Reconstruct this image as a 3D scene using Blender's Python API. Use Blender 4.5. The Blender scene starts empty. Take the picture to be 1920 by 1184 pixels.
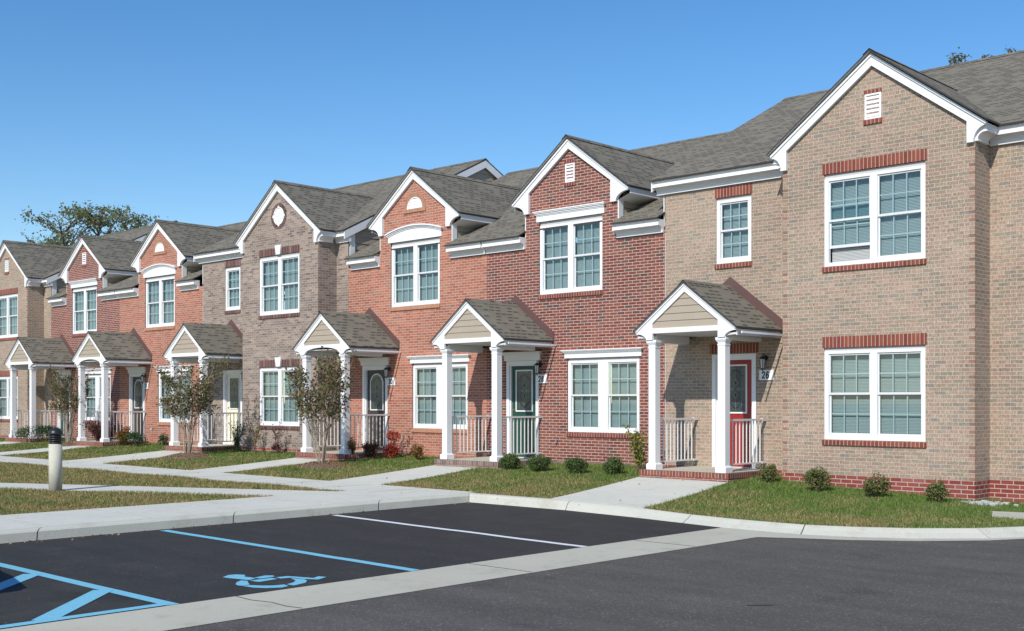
import bpy, bmesh, math, random
import numpy as np
from mathutils import Vector, geometry as mgeo
R = math.radians
random.seed(7); rng = np.random.default_rng(7)
S = bpy.context.scene
COL = S.collection

# ---------------------------------------------------------------- camera, sky, sun, exposure
cam_d = bpy.data.cameras.new("camera"); cam = bpy.data.objects.new("camera", cam_d); COL.objects.link(cam)
cam.location = (0, 0, 1.72); cam.rotation_euler = (R(90), 0, math.asin(math.sin(0.5 * math.pi - 0.8128)))
cam_d.sensor_width = 36; cam_d.lens = 36 * 2192 / 1920; cam_d.shift_y = (752.1 - 592) / 1920
cam_d.clip_end = 3000; S.camera = cam
SUN = Vector((.219, -.760, .613)).normalized()
W = bpy.data.worlds.new("World"); S.world = W; W.use_nodes = True
nt = W.node_tree; bg = nt.nodes['Background']
sky = nt.nodes.new('ShaderNodeTexSky'); sky.sky_type = 'NISHITA'; sky.sun_disc = False
sky.sun_elevation = math.asin(SUN.z); sky.sun_rotation = math.atan2(SUN.x, SUN.y)
sky.air_density = 1.0; sky.dust_density = 0.3; sky.ozone_density = 2.2
hs = nt.nodes.new('ShaderNodeHueSaturation'); hs.inputs['Saturation'].default_value = 1.32; hs.inputs['Hue'].default_value = .503
nt.links.new(sky.outputs[0], hs.inputs['Color']); nt.links.new(hs.outputs[0], bg.inputs[0]); bg.inputs[1].default_value = 0.148
sd = bpy.data.lights.new("sun", 'SUN'); sd.energy = 4.4; sd.angle = R(0.53); sd.color = (1, .955, .88)
so = bpy.data.objects.new("sun", sd); COL.objects.link(so)
so.rotation_euler = SUN.to_track_quat('Z', 'Y').to_euler()
S.view_settings.view_transform = 'Standard'; S.view_settings.look = 'None'
S.view_settings.gamma = 1; S.view_settings.exposure = 0.0

# ---------------------------------------------------------------- helpers
def tag(o, label=None, cat=None, group=None, kind=None):
    if label: o['label'] = label
    if cat: o['category'] = cat
    if group: o['group'] = group
    if kind: o['kind'] = kind
    return o
def W3(p): return Vector((-p[0], p[1], p[2]))       # (u along the row to the left, v depth, z up) -> world
def off(o):
    v = Vector((0, 0, 0))
    while o is not None: v += o.location; o = o.parent
    return v
def empty(name, u, v, z):
    o = bpy.data.objects.new(name, None); COL.objects.link(o); o.location = W3((u, v, z)); o.empty_display_size = .3
    return o
class MB:
    def __init__(s): s.v = []; s.f = []; s.m = []
    def add(s, vs, fs, m=0):
        b = len(s.v); s.v += [tuple(q) for q in vs]
        for f in fs: s.f.append([b + i for i in f]); s.m.append(m)
    def box(s, u0, u1, v0, v1, z0, z1, m=0):
        s.add([(u0,v0,z0),(u1,v0,z0),(u1,v1,z0),(u0,v1,z0),(u0,v0,z1),(u1,v0,z1),(u1,v1,z1),(u0,v1,z1)],
              [(0,1,2,3),(7,6,5,4),(0,4,5,1),(1,5,6,2),(2,6,7,3),(3,7,4,0)], m)
    def quad(s, a, b, c, d, m=0): s.add([a,b,c,d], [(0,1,2,3)], m)
    def poly(s, pts, m=0): s.add(pts, [tuple(range(len(pts)))], m)
    def ext(s, pts, d, m=0):          # polygon (3-D points) pushed along vector d, capped
        n = len(pts); q = [tuple(p[i] + d[i] for i in range(3)) for p in pts]
        s.add(list(pts) + q, [tuple(range(n))[::-1], tuple(range(n, 2*n))] + [(i, (i+1)%n, n+(i+1)%n, n+i) for i in range(n)], m)
    def uz(s, pts, v0, v1, m=0): s.ext([(a, v0, b) for a, b in pts], (0, v1-v0, 0), m)
    def vz(s, pts, u0, u1, m=0): s.ext([(u0, a, b) for a, b in pts], (u1-u0, 0, 0), m)
    def uv(s, pts, z0, z1, m=0): s.ext([(a, b, z0) for a, b in pts], (0, 0, z1-z0), m)
    def tube(s, pts, rs, n=8, m=0, cap=True):
        rings = []; b = len(s.v); P = [Vector(p) for p in pts]
        prev = None
        for i, p in enumerate(P):
            d = (P[min(i+1, len(P)-1)] - P[max(i-1, 0)]).normalized()
            x = d.orthogonal().normalized() if prev is None else (prev - d * prev.dot(d)).normalized()
            prev = x; y = d.cross(x)
            for k in range(n):
                a = 2*math.pi*k/n; s.v.append(tuple(p + (x*math.cos(a) + y*math.sin(a))*rs[i]))
        for i in range(len(P)-1):
            for k in range(n):
                s.f.append([b+i*n+k, b+i*n+(k+1)%n, b+(i+1)*n+(k+1)%n, b+(i+1)*n+k]); s.m.append(m)
        if cap:
            s.f.append([b+k for k in range(n)][::-1]); s.m.append(m)
            s.f.append([b+(len(P)-1)*n+k for k in range(n)]); s.m.append(m)
    def lathe(s, u, v, prof, n=20, m=0):   # prof list of (r,z)
        s.tube([(u, v, z) for r, z in prof], [r for r, z in prof], n, m) if False else None
        b = len(s.v)
        for r, z in prof:
            for k in range(n):
                a = 2*math.pi*k/n; s.v.append((u + r*math.cos(a), v + r*math.sin(a), z))
        for i in range(len(prof)-1):
            for k in range(n):
                s.f.append([b+i*n+k, b+i*n+(k+1)%n, b+(i+1)*n+(k+1)%n, b+(i+1)*n+k]); s.m.append(m)
        s.f.append([b+k for k in range(n)]); s.m.append(m)
        s.f.append([b+(len(prof)-1)*n+k for k in range(n)]); s.m.append(m)
    def build(s, name, mats, parent=None, smooth=False, fix=True):
        if not isinstance(mats, (list, tuple)): mats = [mats]
        me = bpy.data.meshes.new(name); bm = bmesh.new()
        vs = [bm.verts.new(W3(p)) for p in s.v]
        for f, m in zip(s.f, s.m):
            try: fc = bm.faces.new([vs[i] for i in f]); fc.material_index = m; fc.smooth = smooth
            except ValueError: pass
        if fix: bmesh.ops.recalc_face_normals(bm, faces=bm.faces)
        bm.normal_update()
        uvl = bm.loops.layers.uv.new('UVMap')
        for fc in bm.faces:
            n = fc.normal
            if abs(n.z) > .95: t = Vector((1,0,0)); b = Vector((0,1,0))
            else:
                t = Vector((0,0,1)).cross(n).normalized(); b = n.cross(t)
                if b.z < 0: b = -b
            for l in fc.loops:
                p = l.vert.co; l[uvl].uv = (p.dot(t), p.dot(b))
        o = off(parent) if parent is not None else Vector((0,0,0))
        if o.length: bmesh.ops.translate(bm, verts=bm.verts, vec=-o)
        bm.to_mesh(me); bm.free()
        for m in mats: me.materials.append(m)
        ob = bpy.data.objects.new(name, me); COL.objects.link(ob)
        if parent is not None: ob.parent = parent
        return ob

# ---------------------------------------------------------------- materials
def newmat(name):
    m = bpy.data.materials.new(name); m.use_nodes = True; return m, m.node_tree, m.node_tree.nodes['Principled BSDF']
def N(nt, t, **kw):
    n = nt.nodes.new(t)
    for k, v in kw.items(): setattr(n, k, v)
    return n
def ramp(nt, fac, stops, interp='LINEAR'):
    r = N(nt, 'ShaderNodeValToRGB'); r.color_ramp.interpolation = interp
    e = r.color_ramp.elements
    while len(e) < len(stops): e.new(.5)
    for i, (p, c) in enumerate(stops): e[i].position = p; e[i].color = (*c, 1)
    nt.links.new(fac, r.inputs[0]); return r.outputs[0]
def mix(nt, a, b, fac, mode='MIX'):
    x = N(nt, 'ShaderNodeMix', data_type='RGBA', blend_type=mode)
    for s, v in ((0, fac), (6, a), (7, b)):
        if hasattr(v, 'node'): nt.links.new(v, x.inputs[s])
        else: x.inputs[s].default_value = (*v, 1) if isinstance(v, tuple) else v
    return x.outputs[2]
def noise(nt, scale, detail=3, vec=None, rough=.5):
    n = N(nt, 'ShaderNodeTexNoise'); n.inputs['Scale'].default_value = scale; n.inputs['Detail'].default_value = detail
    n.inputs['Roughness'].default_value = rough
    if vec is not None: nt.links.new(vec, n.inputs['Vector'])
    return n.outputs[0]
def mapping(nt, vec, sc):
    m = N(nt, 'ShaderNodeMapping'); m.inputs['Scale'].default_value = sc; nt.links.new(vec, m.inputs[0]); return m.outputs[0]
def uvn(nt): return N(nt, 'ShaderNodeUVMap', uv_map='UVMap').outputs[0]
def obj(nt): return N(nt, 'ShaderNodeNewGeometry').outputs['Position']
def bump(nt, bsdf, h, strength=.5, dist=.01):
    b = N(nt, 'ShaderNodeBump'); b.inputs['Strength'].default_value = strength; b.inputs['Distance'].default_value = dist
    nt.links.new(h, b.inputs['Height']); nt.links.new(b.outputs[0], bsdf.inputs['Normal'])
def math2(nt, op, a, b=None):
    m = N(nt, 'ShaderNodeMath', operation=op)
    for i, v in enumerate((a, b)):
        if v is None: continue
        if hasattr(v, 'node'): nt.links.new(v, m.inputs[i])
        else: m.inputs[i].default_value = v
    return m.outputs[0]

def brick_mat(name, stops, mortar, bw=.2135, rh=.0675, ms=.0055, offset=.5, streak=.12, zoff=0.0, dirt=.2):
    m, nt, b = newmat(name); uv = uvn(nt)
    mp = N(nt, 'ShaderNodeMapping'); mp.inputs['Location'].default_value = (0.03, zoff, 0); nt.links.new(uv, mp.inputs[0]); uv = mp.outputs[0]
    t = N(nt, 'ShaderNodeTexBrick'); nt.links.new(uv, t.inputs['Vector'])
    t.offset = offset; t.inputs['Scale'].default_value = 1; t.inputs['Brick Width'].default_value = bw; t.inputs['Row Height'].default_value = rh
    t.inputs['Mortar Size'].default_value = ms; t.inputs['Mortar Smooth'].default_value = .2
    t.inputs['Color1'].default_value = (0,0,0,1); t.inputs['Color2'].default_value = (1,1,1,1); t.inputs['Mortar'].default_value = (.5,.5,.5,1)
    col = ramp(nt, t.outputs['Color'], stops, 'CONSTANT')
    n1 = noise(nt, 1, 3, mapping(nt, uv, (45, 14, 1)), .65)
    col = mix(nt, col, ramp(nt, n1, [(.25, (1-streak*2,)*3), (.75, (1+streak,)*3)]), 1.0, 'MULTIPLY')
    big = noise(nt, .6, 4, uv)
    col = mix(nt, col, ramp(nt, big, [(.3, (1-dirt,)*3), (.7, (1+dirt*.4,)*3)]), 1.0, 'MULTIPLY')
    mo = mix(nt, mortar, tuple(c*.8 for c in mortar), noise(nt, 25, 2, uv))
    nt.links.new(mix(nt, col, mo, t.outputs['Fac']), b.inputs['Base Color'])
    b.inputs['Roughness'].default_value = .9; b.inputs['Specular IOR Level'].default_value = .25
    h = math2(nt, 'ADD', math2(nt, 'MULTIPLY', math2(nt, 'SUBTRACT', 1.0, t.outputs['Fac']), 1.0), math2(nt, 'MULTIPLY', n1, .35))
    bump(nt, b, h, .6, .006)
    return m
MORT = (.50, .44, .40)
tanst = [(0,(.43,.315,.235)),(.14,(.385,.30,.215)),(.28,(.46,.345,.255)),(.42,(.42,.295,.22)),(.56,(.35,.29,.215)),(.70,(.45,.32,.24)),(.84,(.40,.315,.23)),(.92,(.31,.27,.22)),(.96,(.34,.27,.205))]
M = {}
M['tan'] = brick_mat('tan_brick', tanst, (.56,.48,.415), streak=.30)
M['grey'] = brick_mat('grey_tan_brick', [(0,(.31,.235,.19)),(.15,(.38,.295,.24)),(.3,(.275,.215,.18)),(.45,(.345,.275,.225)),(.6,(.41,.315,.255)),(.75,(.25,.20,.175)),(.86,(.33,.26,.215)),(.94,(.20,.15,.135))], (.48,.42,.37), streak=.25)
redst = [(0,(.235,.072,.048)),(.18,(.26,.085,.054)),(.36,(.215,.06,.042)),(.54,(.28,.098,.062)),(.70,(.195,.058,.044)),(.82,(.24,.09,.062)),(.90,(.125,.075,.06)),(.96,(.18,.09,.07))]
M['red'] = brick_mat('dark_red_brick', redst, (.56,.46,.42), ms=.0070)
M['orange'] = brick_mat('orange_red_brick', [(0,(.43,.155,.095)),(.2,(.48,.195,.125)),(.4,(.39,.135,.085)),(.6,(.45,.18,.115)),(.8,(.355,.13,.088)),(.92,(.37,.19,.13))], (.56,.44,.37), ms=.0066)
M['base'] = brick_mat('plinth_red_brick', [(0,(.28,.065,.048)),(.3,(.25,.055,.042)),(.6,(.30,.08,.058)),(.85,(.32,.11,.085))], (.52,.44,.40), rh=.0765, bw=.215, ms=.0075, zoff=.04)
def soldier(name, stops, mort): return brick_mat(name, stops, mort, bw=.0765, rh=20, ms=.006, offset=0, zoff=9.0)
M['sold_red'] = soldier('soldier_red_brick', [(0,(.26,.072,.046)),(.3,(.225,.06,.042)),(.6,(.285,.085,.054)),(.85,(.20,.055,.042))], (.52,.42,.36))
M['sold_dark'] = soldier('soldier_dark_brick', [(0,(.13,.055,.05)),(.3,(.19,.10,.085)),(.55,(.10,.045,.042)),(.8,(.24,.15,.12))], (.42,.33,.29))
M['sold_orange'] = soldier('soldier_orange_brick', [(0,(.46,.22,.13)),(.5,(.50,.25,.15))], (.50,.33,.24))
M['stoop_red'] = brick_mat('stoop_red_brick', redst, (.46,.38,.34))
M['stoop_grey'] = brick_mat('stoop_brown_brick', [(0,(.235,.16,.13)),(.3,(.28,.19,.155)),(.6,(.20,.135,.115)),(.85,(.30,.20,.17))], (.38,.31,.28))
M['row_red'] = soldier('rowlock_red_brick', redst, (.48,.39,.35))
M['row_grey'] = soldier('rowlock_brown_brick', [(0,(.235,.16,.13)),(.3,(.28,.19,.155)),(.6,(.17,.12,.105)),(.85,(.30,.20,.17))], (.40,.33,.30))

def plain(name, c, rough=.5, var=.06, sc=3, spec=.5, bmp=0, bsc=60, metal=0):
    m, nt, b = newmat(name)
    n = noise(nt, sc, 4, obj(nt))
    nt.links.new(mix(nt, tuple(x*(1-var) for x in c), tuple(min(1, x*(1+var)) for x in c), n), b.inputs['Base Color'])
    b.inputs['Roughness'].default_value = rough; b.inputs['Specular IOR Level'].default_value = spec; b.inputs['Metallic'].default_value = metal
    if bmp: bump(nt, b, noise(nt, bsc, 3, obj(nt)), bmp, .004)
    return m
M['white'] = plain('white_trim_paint', (.78,.785,.79), .5, .03, 2.2, .35)
M['white2'] = plain('white_vinyl', (.66,.67,.67), .45, .03, 2, .4)
M['greyw'] = plain('grey_soffit', (.52,.51,.50), .7, .04, 3, .3)
M['rail'] = plain('rail_aluminium', (.70,.68,.65), .45, .05, 9, .5)
M['brown'] = plain('brown_flashing', (.115,.062,.055), .55, .12, 5)
M['black'] = plain('black_metal', (.018,.018,.02), .4, .2, 8)
M['conc_post'] = plain('bollard_concrete', (.52,.50,.42), .85, .10, 14, .3, .3, 120)
M['dark'] = plain('interior_dark', (.03,.03,.032), .9)
M['blind'] = plain('blind_slats', (.46,.47,.46), .6, .03)
M['door_red'] = plain('red_door_paint', (.30,.018,.013), .4, .06)
M['door_green'] = plain('green_door_paint', (.016,.062,.046), .4, .06)
M['door_bronze'] = plain('bronze_door_paint', (.055,.042,.036), .4, .08)
M['door_cream'] = plain('cream_door_paint', (.78,.72,.55), .45, .04)
M['door_glass'] = plain('door_glass_privacy', (.035,.055,.06), .12, .35, 18, .8, .15, 90)
M['came'] = plain('leaded_came', (.25,.27,.28), .35, .1, 20, .6)
M['came_dark'] = plain('leaded_came_dark', (.012,.012,.014), .35)
M['brass'] = plain('brass', (.55,.40,.16), .3, .1, 20, .6, metal=1)
M['lampglass'] = plain('lamp_glass', (.62,.62,.58), .25, .08, 30, .6)
M['bark'] = plain('pale_bark', (.34,.28,.22), .85, .25, 30, .2, .4, 60)
M['bark2'] = plain('grey_bark', (.12,.095,.075), .9, .3, 10, .2, .4, 20)
M['mulch'] = plain('mulch', (.155,.105,.075), .95, .4, 25, .15, 1.0, 50)
M['pebble'] = plain('pale_splash_stone', (.50,.50,.50), .9, .2, 40, .2, 1.0, 70)

def siding():
    m, nt, b = newmat('tan_siding')
    b.inputs['Roughness'].default_value = .6
    nt.links.new(mix(nt, (.35,.295,.225), (.39,.33,.255), noise(nt, 4, 3, obj(nt))), b.inputs['Base Color'])
    return m
M['siding'] = siding()

def shingles():
    m, nt, b = newmat('asphalt_shingles'); uv = uvn(nt)
    wob = noise(nt, 1.5, 2, uv)
    def bt(bw, offx, of, rh=.135, ms=0.0):
        mp = N(nt, 'ShaderNodeMapping'); mp.inputs['Location'].default_value = (offx, 0, 0); nt.links.new(uv, mp.inputs[0])
        t = N(nt, 'ShaderNodeTexBrick'); nt.links.new(mp.outputs[0], t.inputs['Vector']); t.offset = of; t.offset_frequency = 2
        t.inputs['Scale'].default_value = 1; t.inputs['Brick Width'].default_value = bw; t.inputs['Row Height'].default_value = rh
        t.inputs['Mortar Size'].default_value = ms; t.inputs['Mortar'].default_value = (0,0,0,1); t.inputs['Mortar Smooth'].default_value = 0
        t.inputs['Color1'].default_value = (0,0,0,1); t.inputs['Color2'].default_value = (1,1,1,1)
        return t.outputs['Color']
    a = bt(.20, 0, .5); am = bt(.20, 0, .5, ms=.020); c = bt(.31, .13, .3)
    s = N(nt, 'ShaderNodeSeparateXYZ'); nt.links.new(uv, s.inputs[0])
    fr = math2(nt, 'FRACT', math2(nt, 'DIVIDE', s.outputs[1], .135))
    band = math2(nt, 'GREATER_THAN', fr, .52)                       # the printed shadow band every laminated course has
    thick = math2(nt, 'GREATER_THAN', a, .42)
    bandf = math2(nt, 'MULTIPLY', band, math2(nt, 'GREATER_THAN', am, .42))
    base = ramp(nt, c, [(0,(.165,.150,.119)),(.5,(.178,.162,.129)),(1,(.19,.173,.138))], 'LINEAR')
    base = mix(nt, base, ramp(nt, a, [(0,(1.05,1.05,1.05)),(1,(.95,.95,.95))]), 1.0, 'MULTIPLY')
    base = mix(nt, base, (.042,.040,.036), math2(nt, 'MULTIPLY', bandf, .85))
    gr = noise(nt, 130, 2, uv); base = mix(nt, base, ramp(nt, gr, [(.3,(.7,.7,.7)),(.7,(1.3,1.3,1.3))]), 1.0, 'MULTIPLY')
    base = mix(nt, base, ramp(nt, noise(nt, .9, 3, uv), [(.3,(.93,.93,.93)),(.7,(1.04,1.04,1.04))]), 1.0, 'MULTIPLY')
    nt.links.new(base, b.inputs['Base Color']); b.inputs['Roughness'].default_value = .95; b.inputs['Specular IOR Level'].default_value = .15
    h = math2(nt, 'SUBTRACT', math2(nt, 'MULTIPLY', thick, .6), math2(nt, 'MULTIPLY', fr, 1.0))
    bump(nt, b, h, .5, .012)
    return m
M['shingle'] = shingles()
M['ridge_edge'] = plain('shingle_edge', (.045,.042,.04), .9, .2, 20)

def glass():
    m, nt, b = newmat('window_glass'); nt.nodes.remove(b)
    out = nt.nodes['Material Output']
    tr = N(nt, 'ShaderNodeBsdfTransparent'); tr.inputs[0].default_value = (.67,.785,.79,1)
    gl = N(nt, 'ShaderNodeBsdfGlossy'); gl.inputs['Roughness'].default_value = .03; gl.inputs[0].default_value = (.9,.97,1,1)
    lw = N(nt, 'ShaderNodeLayerWeight'); lw.inputs[0].default_value = .5
    mx = N(nt, 'ShaderNodeMixShader'); f = math2(nt, 'ADD', math2(nt, 'MULTIPLY', math2(nt, 'POWER', lw.outputs['Facing'], 4.0), .9), .07)
    nt.links.new(f, mx.inputs[0]); nt.links.new(tr.outputs[0], mx.inputs[1]); nt.links.new(gl.outputs[0], mx.inputs[2]); nt.links.new(mx.outputs[0], out.inputs[0])
    return m
M['glass'] = glass()

def concrete(name, c, joints=None):
    m, nt, b = newmat(name); p = obj(nt)
    col = mix(nt, tuple(x*.86 for x in c), tuple(x*1.08 for x in c), noise(nt, .9, 6, p, .6))
    col = mix(nt, col, ramp(nt, noise(nt, 60, 3, p), [(.3,(.90,.90,.90)),(.7,(1.06,1.06,1.06))]), 1.0, 'MULTIPLY')
    st = ramp(nt, noise(nt, 3.0, 5, p, .7), [(.54,(1,1,1)),(.68,(.82,.80,.75))])
    col = mix(nt, col, st, .7, 'MULTIPLY')
    nt.links.new(col, b.inputs['Base Color']); b.inputs['Roughness'].default_value = .9; b.inputs['Specular IOR Level'].default_value = .2
    bump(nt, b, noise(nt, 80, 3, p), .25, .003)
    return m
M['walk'] = concrete('sidewalk_concrete', (.61,.605,.53)); M['kerb'] = concrete('kerb_concrete', (.55,.54,.465)); M['gutter'] = concrete('gutter_concrete', (.50,.485,.395))
M['joint'] = plain('joint_dirt', (.10,.09,.075), .95); M['joint2'] = plain('tooled_joint', (.36,.35,.32), .95)
def asphalt(name, c, speck):
    m, nt, b = newmat(name); p = obj(nt)
    col = mix(nt, tuple(x*.82 for x in c), tuple(x*1.15 for x in c), noise(nt, .55, 5, p, .6))
    col = mix(nt, col, ramp(nt, noise(nt, 1, 4, mapping(nt, p, (.5, 2.2, 1)), .6), [(.35,(.88,.88,.88)),(.65,(1.1,1.1,1.1))]), 1.0, 'MULTIPLY')
    vo = N(nt, 'ShaderNodeTexVoronoi'); vo.inputs['Scale'].default_value = 70; nt.links.new(p, vo.inputs['Vector'])
    sc = N(nt, 'ShaderNodeSeparateColor'); nt.links.new(vo.outputs['Color'], sc.inputs[0])
    col = mix(nt, col, ramp(nt, sc.outputs[0], [(0,(.78,.78,.78)),(.55,(1,1,1)),(.93,(1.35,1.35,1.33)),(.975,(2.4*speck,2.4*speck,2.3*speck))], 'CONSTANT'), 1.0, 'MULTIPLY')
    v2 = N(nt, 'ShaderNodeTexVoronoi'); v2.inputs['Scale'].default_value = 9; nt.links.new(p, v2.inputs['Vector'])
    s2 = N(nt, 'ShaderNodeSeparateColor'); nt.links.new(v2.outputs['Color'], s2.inputs[0])
    spot = math2(nt, 'MULTIPLY', math2(nt, 'LESS_THAN', v2.outputs['Distance'], .085), math2(nt, 'GREATER_THAN', s2.outputs[1], .90))
    col = mix(nt, col, (.34,.33,.31), math2(nt, 'MULTIPLY', spot, speck*.8))
    oil = ramp(nt, noise(nt, .8, 5, p, .65), [(.60,(1,1,1)),(.70,(.72,.72,.72))]); col = mix(nt, col, oil, .8, 'MULTIPLY')
    dust = ramp(nt, noise(nt, 1.7, 6, p, .7), [(.52,(0,0,0)),(.75,(1,1,1))]); col = mix(nt, col, (.16,.155,.14), math2(nt, 'MULTIPLY', dust, .16))
    v3 = N(nt, 'ShaderNodeTexVoronoi', feature='DISTANCE_TO_EDGE'); v3.inputs['Scale'].default_value = .22
    wv = N(nt, 'ShaderNodeVectorMath', operation='ADD'); nz = N(nt, 'ShaderNodeTexNoise'); nz.inputs['Scale'].default_value = 1.3; nz.inputs['Detail'].default_value = 6; nt.links.new(p, nz.inputs['Vector'])
    nt.links.new(p, wv.inputs[0]); nt.links.new(nz.outputs['Color'], wv.inputs[1]); nt.links.new(wv.outputs[0], v3.inputs['Vector'])
    crk = math2(nt, 'MULTIPLY', math2(nt, 'LESS_THAN', v3.outputs['Distance'], .0016), math2(nt, 'GREATER_THAN', noise(nt, .35, 2, p), .52))
    col = mix(nt, col, (.02,.02,.02), math2(nt, 'MULTIPLY', crk, .7 if speck > .8 else .0))
    nt.links.new(col, b.inputs['Base Color']); b.inputs['Roughness'].default_value = .85; b.inputs['Specular IOR Level'].default_value = .3
    bump(nt, b, vo.outputs['Distance'], .5, .006)
    return m
M['lot'] = asphalt('fresh_asphalt', (.040,.0385,.0360), .6); M['road'] = asphalt('worn_asphalt', (.108,.099,.087), .8)
def paint(name, c):
    m, nt, b = newmat(name); p = obj(nt)
    col = mix(nt, tuple(x*.88 for x in c), c, noise(nt, 6, 5, p, .7))
    wear = ramp(nt, noise(nt, 28, 5, p, .75), [(.58,(0,0,0)),(.68,(1,1,1))])
    nt.links.new(mix(nt, col, (.06,.065,.07), math2(nt, 'MULTIPLY', wear, .55)), b.inputs['Base Color']); b.inputs['Roughness'].default_value = .75
    return m
M['p_blue'] = paint('blue_road_paint', (.19,.52,.68)); M['p_white'] = paint('white_road_paint', (.74,.76,.78))
def leafmat(name, stops, trans=.25, patch=None):
    m, nt, b = newmat(name)
    g = N(nt, 'ShaderNodeNewGeometry')
    f = g.outputs['Random Per Island']
    col = ramp(nt, f, stops)
    if patch:
        p = noise(nt, patch[0], 4, g.outputs['Position'], .6)
        q = math2(nt, 'ADD', math2(nt, 'MULTIPLY', p, 1.0), math2(nt, 'MULTIPLY', math2(nt, 'SUBTRACT', f, .5), patch[2]))
        s = N(nt, 'ShaderNodeSeparateXYZ'); nt.links.new(g.outputs['Position'], s.inputs[0])
        # greener along the watered strip by the walls, straw coloured out on the open lawn
        grad = N(nt, 'ShaderNodeMapRange'); grad.inputs[1].default_value = 15.0; grad.inputs[2].default_value = 19.5; grad.inputs[3].default_value = .07; grad.inputs[4].default_value = -.20
        nt.links.new(s.outputs[1], grad.inputs[0])
        q = math2(nt, 'ADD', q, grad.outputs[0])
        gx = N(nt, 'ShaderNodeMapRange'); gx.inputs[1].default_value = -14.0; gx.inputs[2].default_value = -11.0; gx.inputs[3].default_value = .0; gx.inputs[4].default_value = -.06
        nt.links.new(s.outputs[0], gx.inputs[0]); q = math2(nt, 'ADD', q, gx.outputs[0])
        k = N(nt, 'ShaderNodeMapRange'); k.inputs[1].default_value = .38; k.inputs[2].default_value = .60; nt.links.new(q, k.inputs[0])
        col = mix(nt, col, ramp(nt, f, patch[1]), k.outputs[0])
    nt.links.new(col, b.inputs['Base Color']); b.inputs['Roughness'].default_value = .6; b.inputs['Specular IOR Level'].default_value = .25
    if trans:
        out = nt.nodes['Material Output']; t = N(nt, 'ShaderNodeBsdfTranslucent'); nt.links.new(col, t.inputs[0])
        mx = N(nt, 'ShaderNodeMixShader'); mx.inputs[0].default_value = trans
        nt.links.new(b.outputs[0], mx.inputs[1]); nt.links.new(t.outputs[0], mx.inputs[2]); nt.links.new(mx.outputs[0], out.inputs[0])
    return m
GR = [(0,(.075,.14,.026)),(.5,(.12,.20,.04)),(1,(.20,.26,.065))]; BR = [(0,(.24,.18,.07)),(.5,(.32,.24,.105)),(1,(.44,.34,.16))]
M['grass'] = leafmat('grass_blades', GR, .2, (1.1, BR, .45))
M['lf_box'] = leafmat('boxwood_leaves', [(0,(.05,.085,.025)),(.6,(.09,.14,.04)),(1,(.17,.22,.08))])
M['lf_olive'] = leafmat('olive_leaves', [(0,(.08,.10,.035)),(.5,(.14,.165,.055)),(.85,(.21,.22,.08)),(1,(.20,.11,.06))])
M['lf_dark'] = leafmat('dark_leaves', [(0,(.02,.045,.018)),(.6,(.04,.08,.03)),(1,(.08,.13,.05))])
M['lf_crape'] = leafmat('crape_leaves', [(0,(.07,.08,.03)),(.4,(.12,.135,.05)),(.7,(.18,.18,.075)),(.8,(.18,.10,.055)),(1,(.26,.13,.07))])
M['lf_red'] = leafmat('red_leaves', [(0,(.22,.025,.02)),(.6,(.38,.05,.03)),(1,(.46,.12,.05))])
M['lf_maroon'] = leafmat('maroon_leaves', [(0,(.05,.018,.022)),(.5,(.10,.03,.03)),(.8,(.14,.05,.04)),(1,(.08,.08,.03))])
M['lf_mixed'] = leafmat('green_and_red_leaves', [(0,(.05,.09,.02)),(.45,(.13,.17,.03)),(.6,(.26,.07,.03)),(1,(.36,.12,.05))])
M['lf_yellow'] = leafmat('yellow_green_leaves', [(0,(.10,.13,.02)),(.5,(.22,.24,.04)),(1,(.34,.32,.07))])
M['lf_tree'] = leafmat('far_tree_leaves', [(0,(.14,.18,.08)),(.5,(.23,.26,.11)),(.85,(.30,.28,.12)),(1,(.32,.24,.11))], .5)
M['lf_oak'] = leafmat('autumn_tree_leaves', [(0,(.08,.10,.03)),(.5,(.15,.15,.045)),(.8,(.22,.16,.05)),(1,(.26,.12,.04))], .3)

# ---------------------------------------------------------------- ground
LOT = -.15
def zk(u): return -.045 * min(1, max(0, (13 - u) / 2.5))
def wallH(u):
    return .25 if u >= 12.4 else max(-.10, .0 + (u - 8.0) * (.25 / 4.4))
def H(u, v):
    a = zk(u)
    if v <= 15.3: return a
    t = min(1.15, (v - 15.3) / 5.0)
    return a + (wallH(u) - a) * t ** 1.25
def sheet(name, poly, mat, dz, step=.5, kind='structure', thick=0, hf=H):
    P = [Vector((a, b)) for a, b in poly]; n = len(P)
    # densify the edges
    Q = []
    for i in range(n):
        a, b = P[i], P[(i+1) % n]; k = max(1, min(60, int((b-a).length / step)))
        for j in range(k): Q.append(a.lerp(b, j/k))
    n = len(Q); xs = [q.x for q in Q]; ys = [q.y for q in Q]
    def inside(x, y):
        c = False; j = n-1
        for i in range(n):
            if (ys[i] > y) != (ys[j] > y) and x < (xs[j]-xs[i])*(y-ys[i])/(ys[j]-ys[i])+xs[i]: c = not c
            j = i
        return c
    pts = list(Q); x = min(xs) + step/2
    if step < 5:
        while x < max(xs):
            y = min(ys) + step/2
            while y < max(ys):
                if inside(x, y) and min((q - Vector((x, y))).length_squared for q in Q) > (step*.35)**2: pts.append(Vector((x, y)))
                y += step
            x += step
    vs, es, fs, *_ = mgeo.delaunay_2d_cdt(pts, [], [list(range(n))], 1, 1e-5)
    mb = MB(); mb.add([(p.x, p.y, hf(p.x, p.y) + dz) for p in vs], [tuple(f) for f in fs])
    if thick:
        for i in range(n):
            a, b = Q[i], Q[(i+1) % n]; za = hf(a.x, a.y) + dz; zb = hf(b.x, b.y) + dz
            mb.quad((a.x,a.y,za), (b.x,b.y,zb), (b.x,b.y,zb-thick), (a.x,a.y,za-thick))
    o = mb.build(name, mat); o['kind'] = kind
    return o
flat = lambda u, v: 0.0
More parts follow.
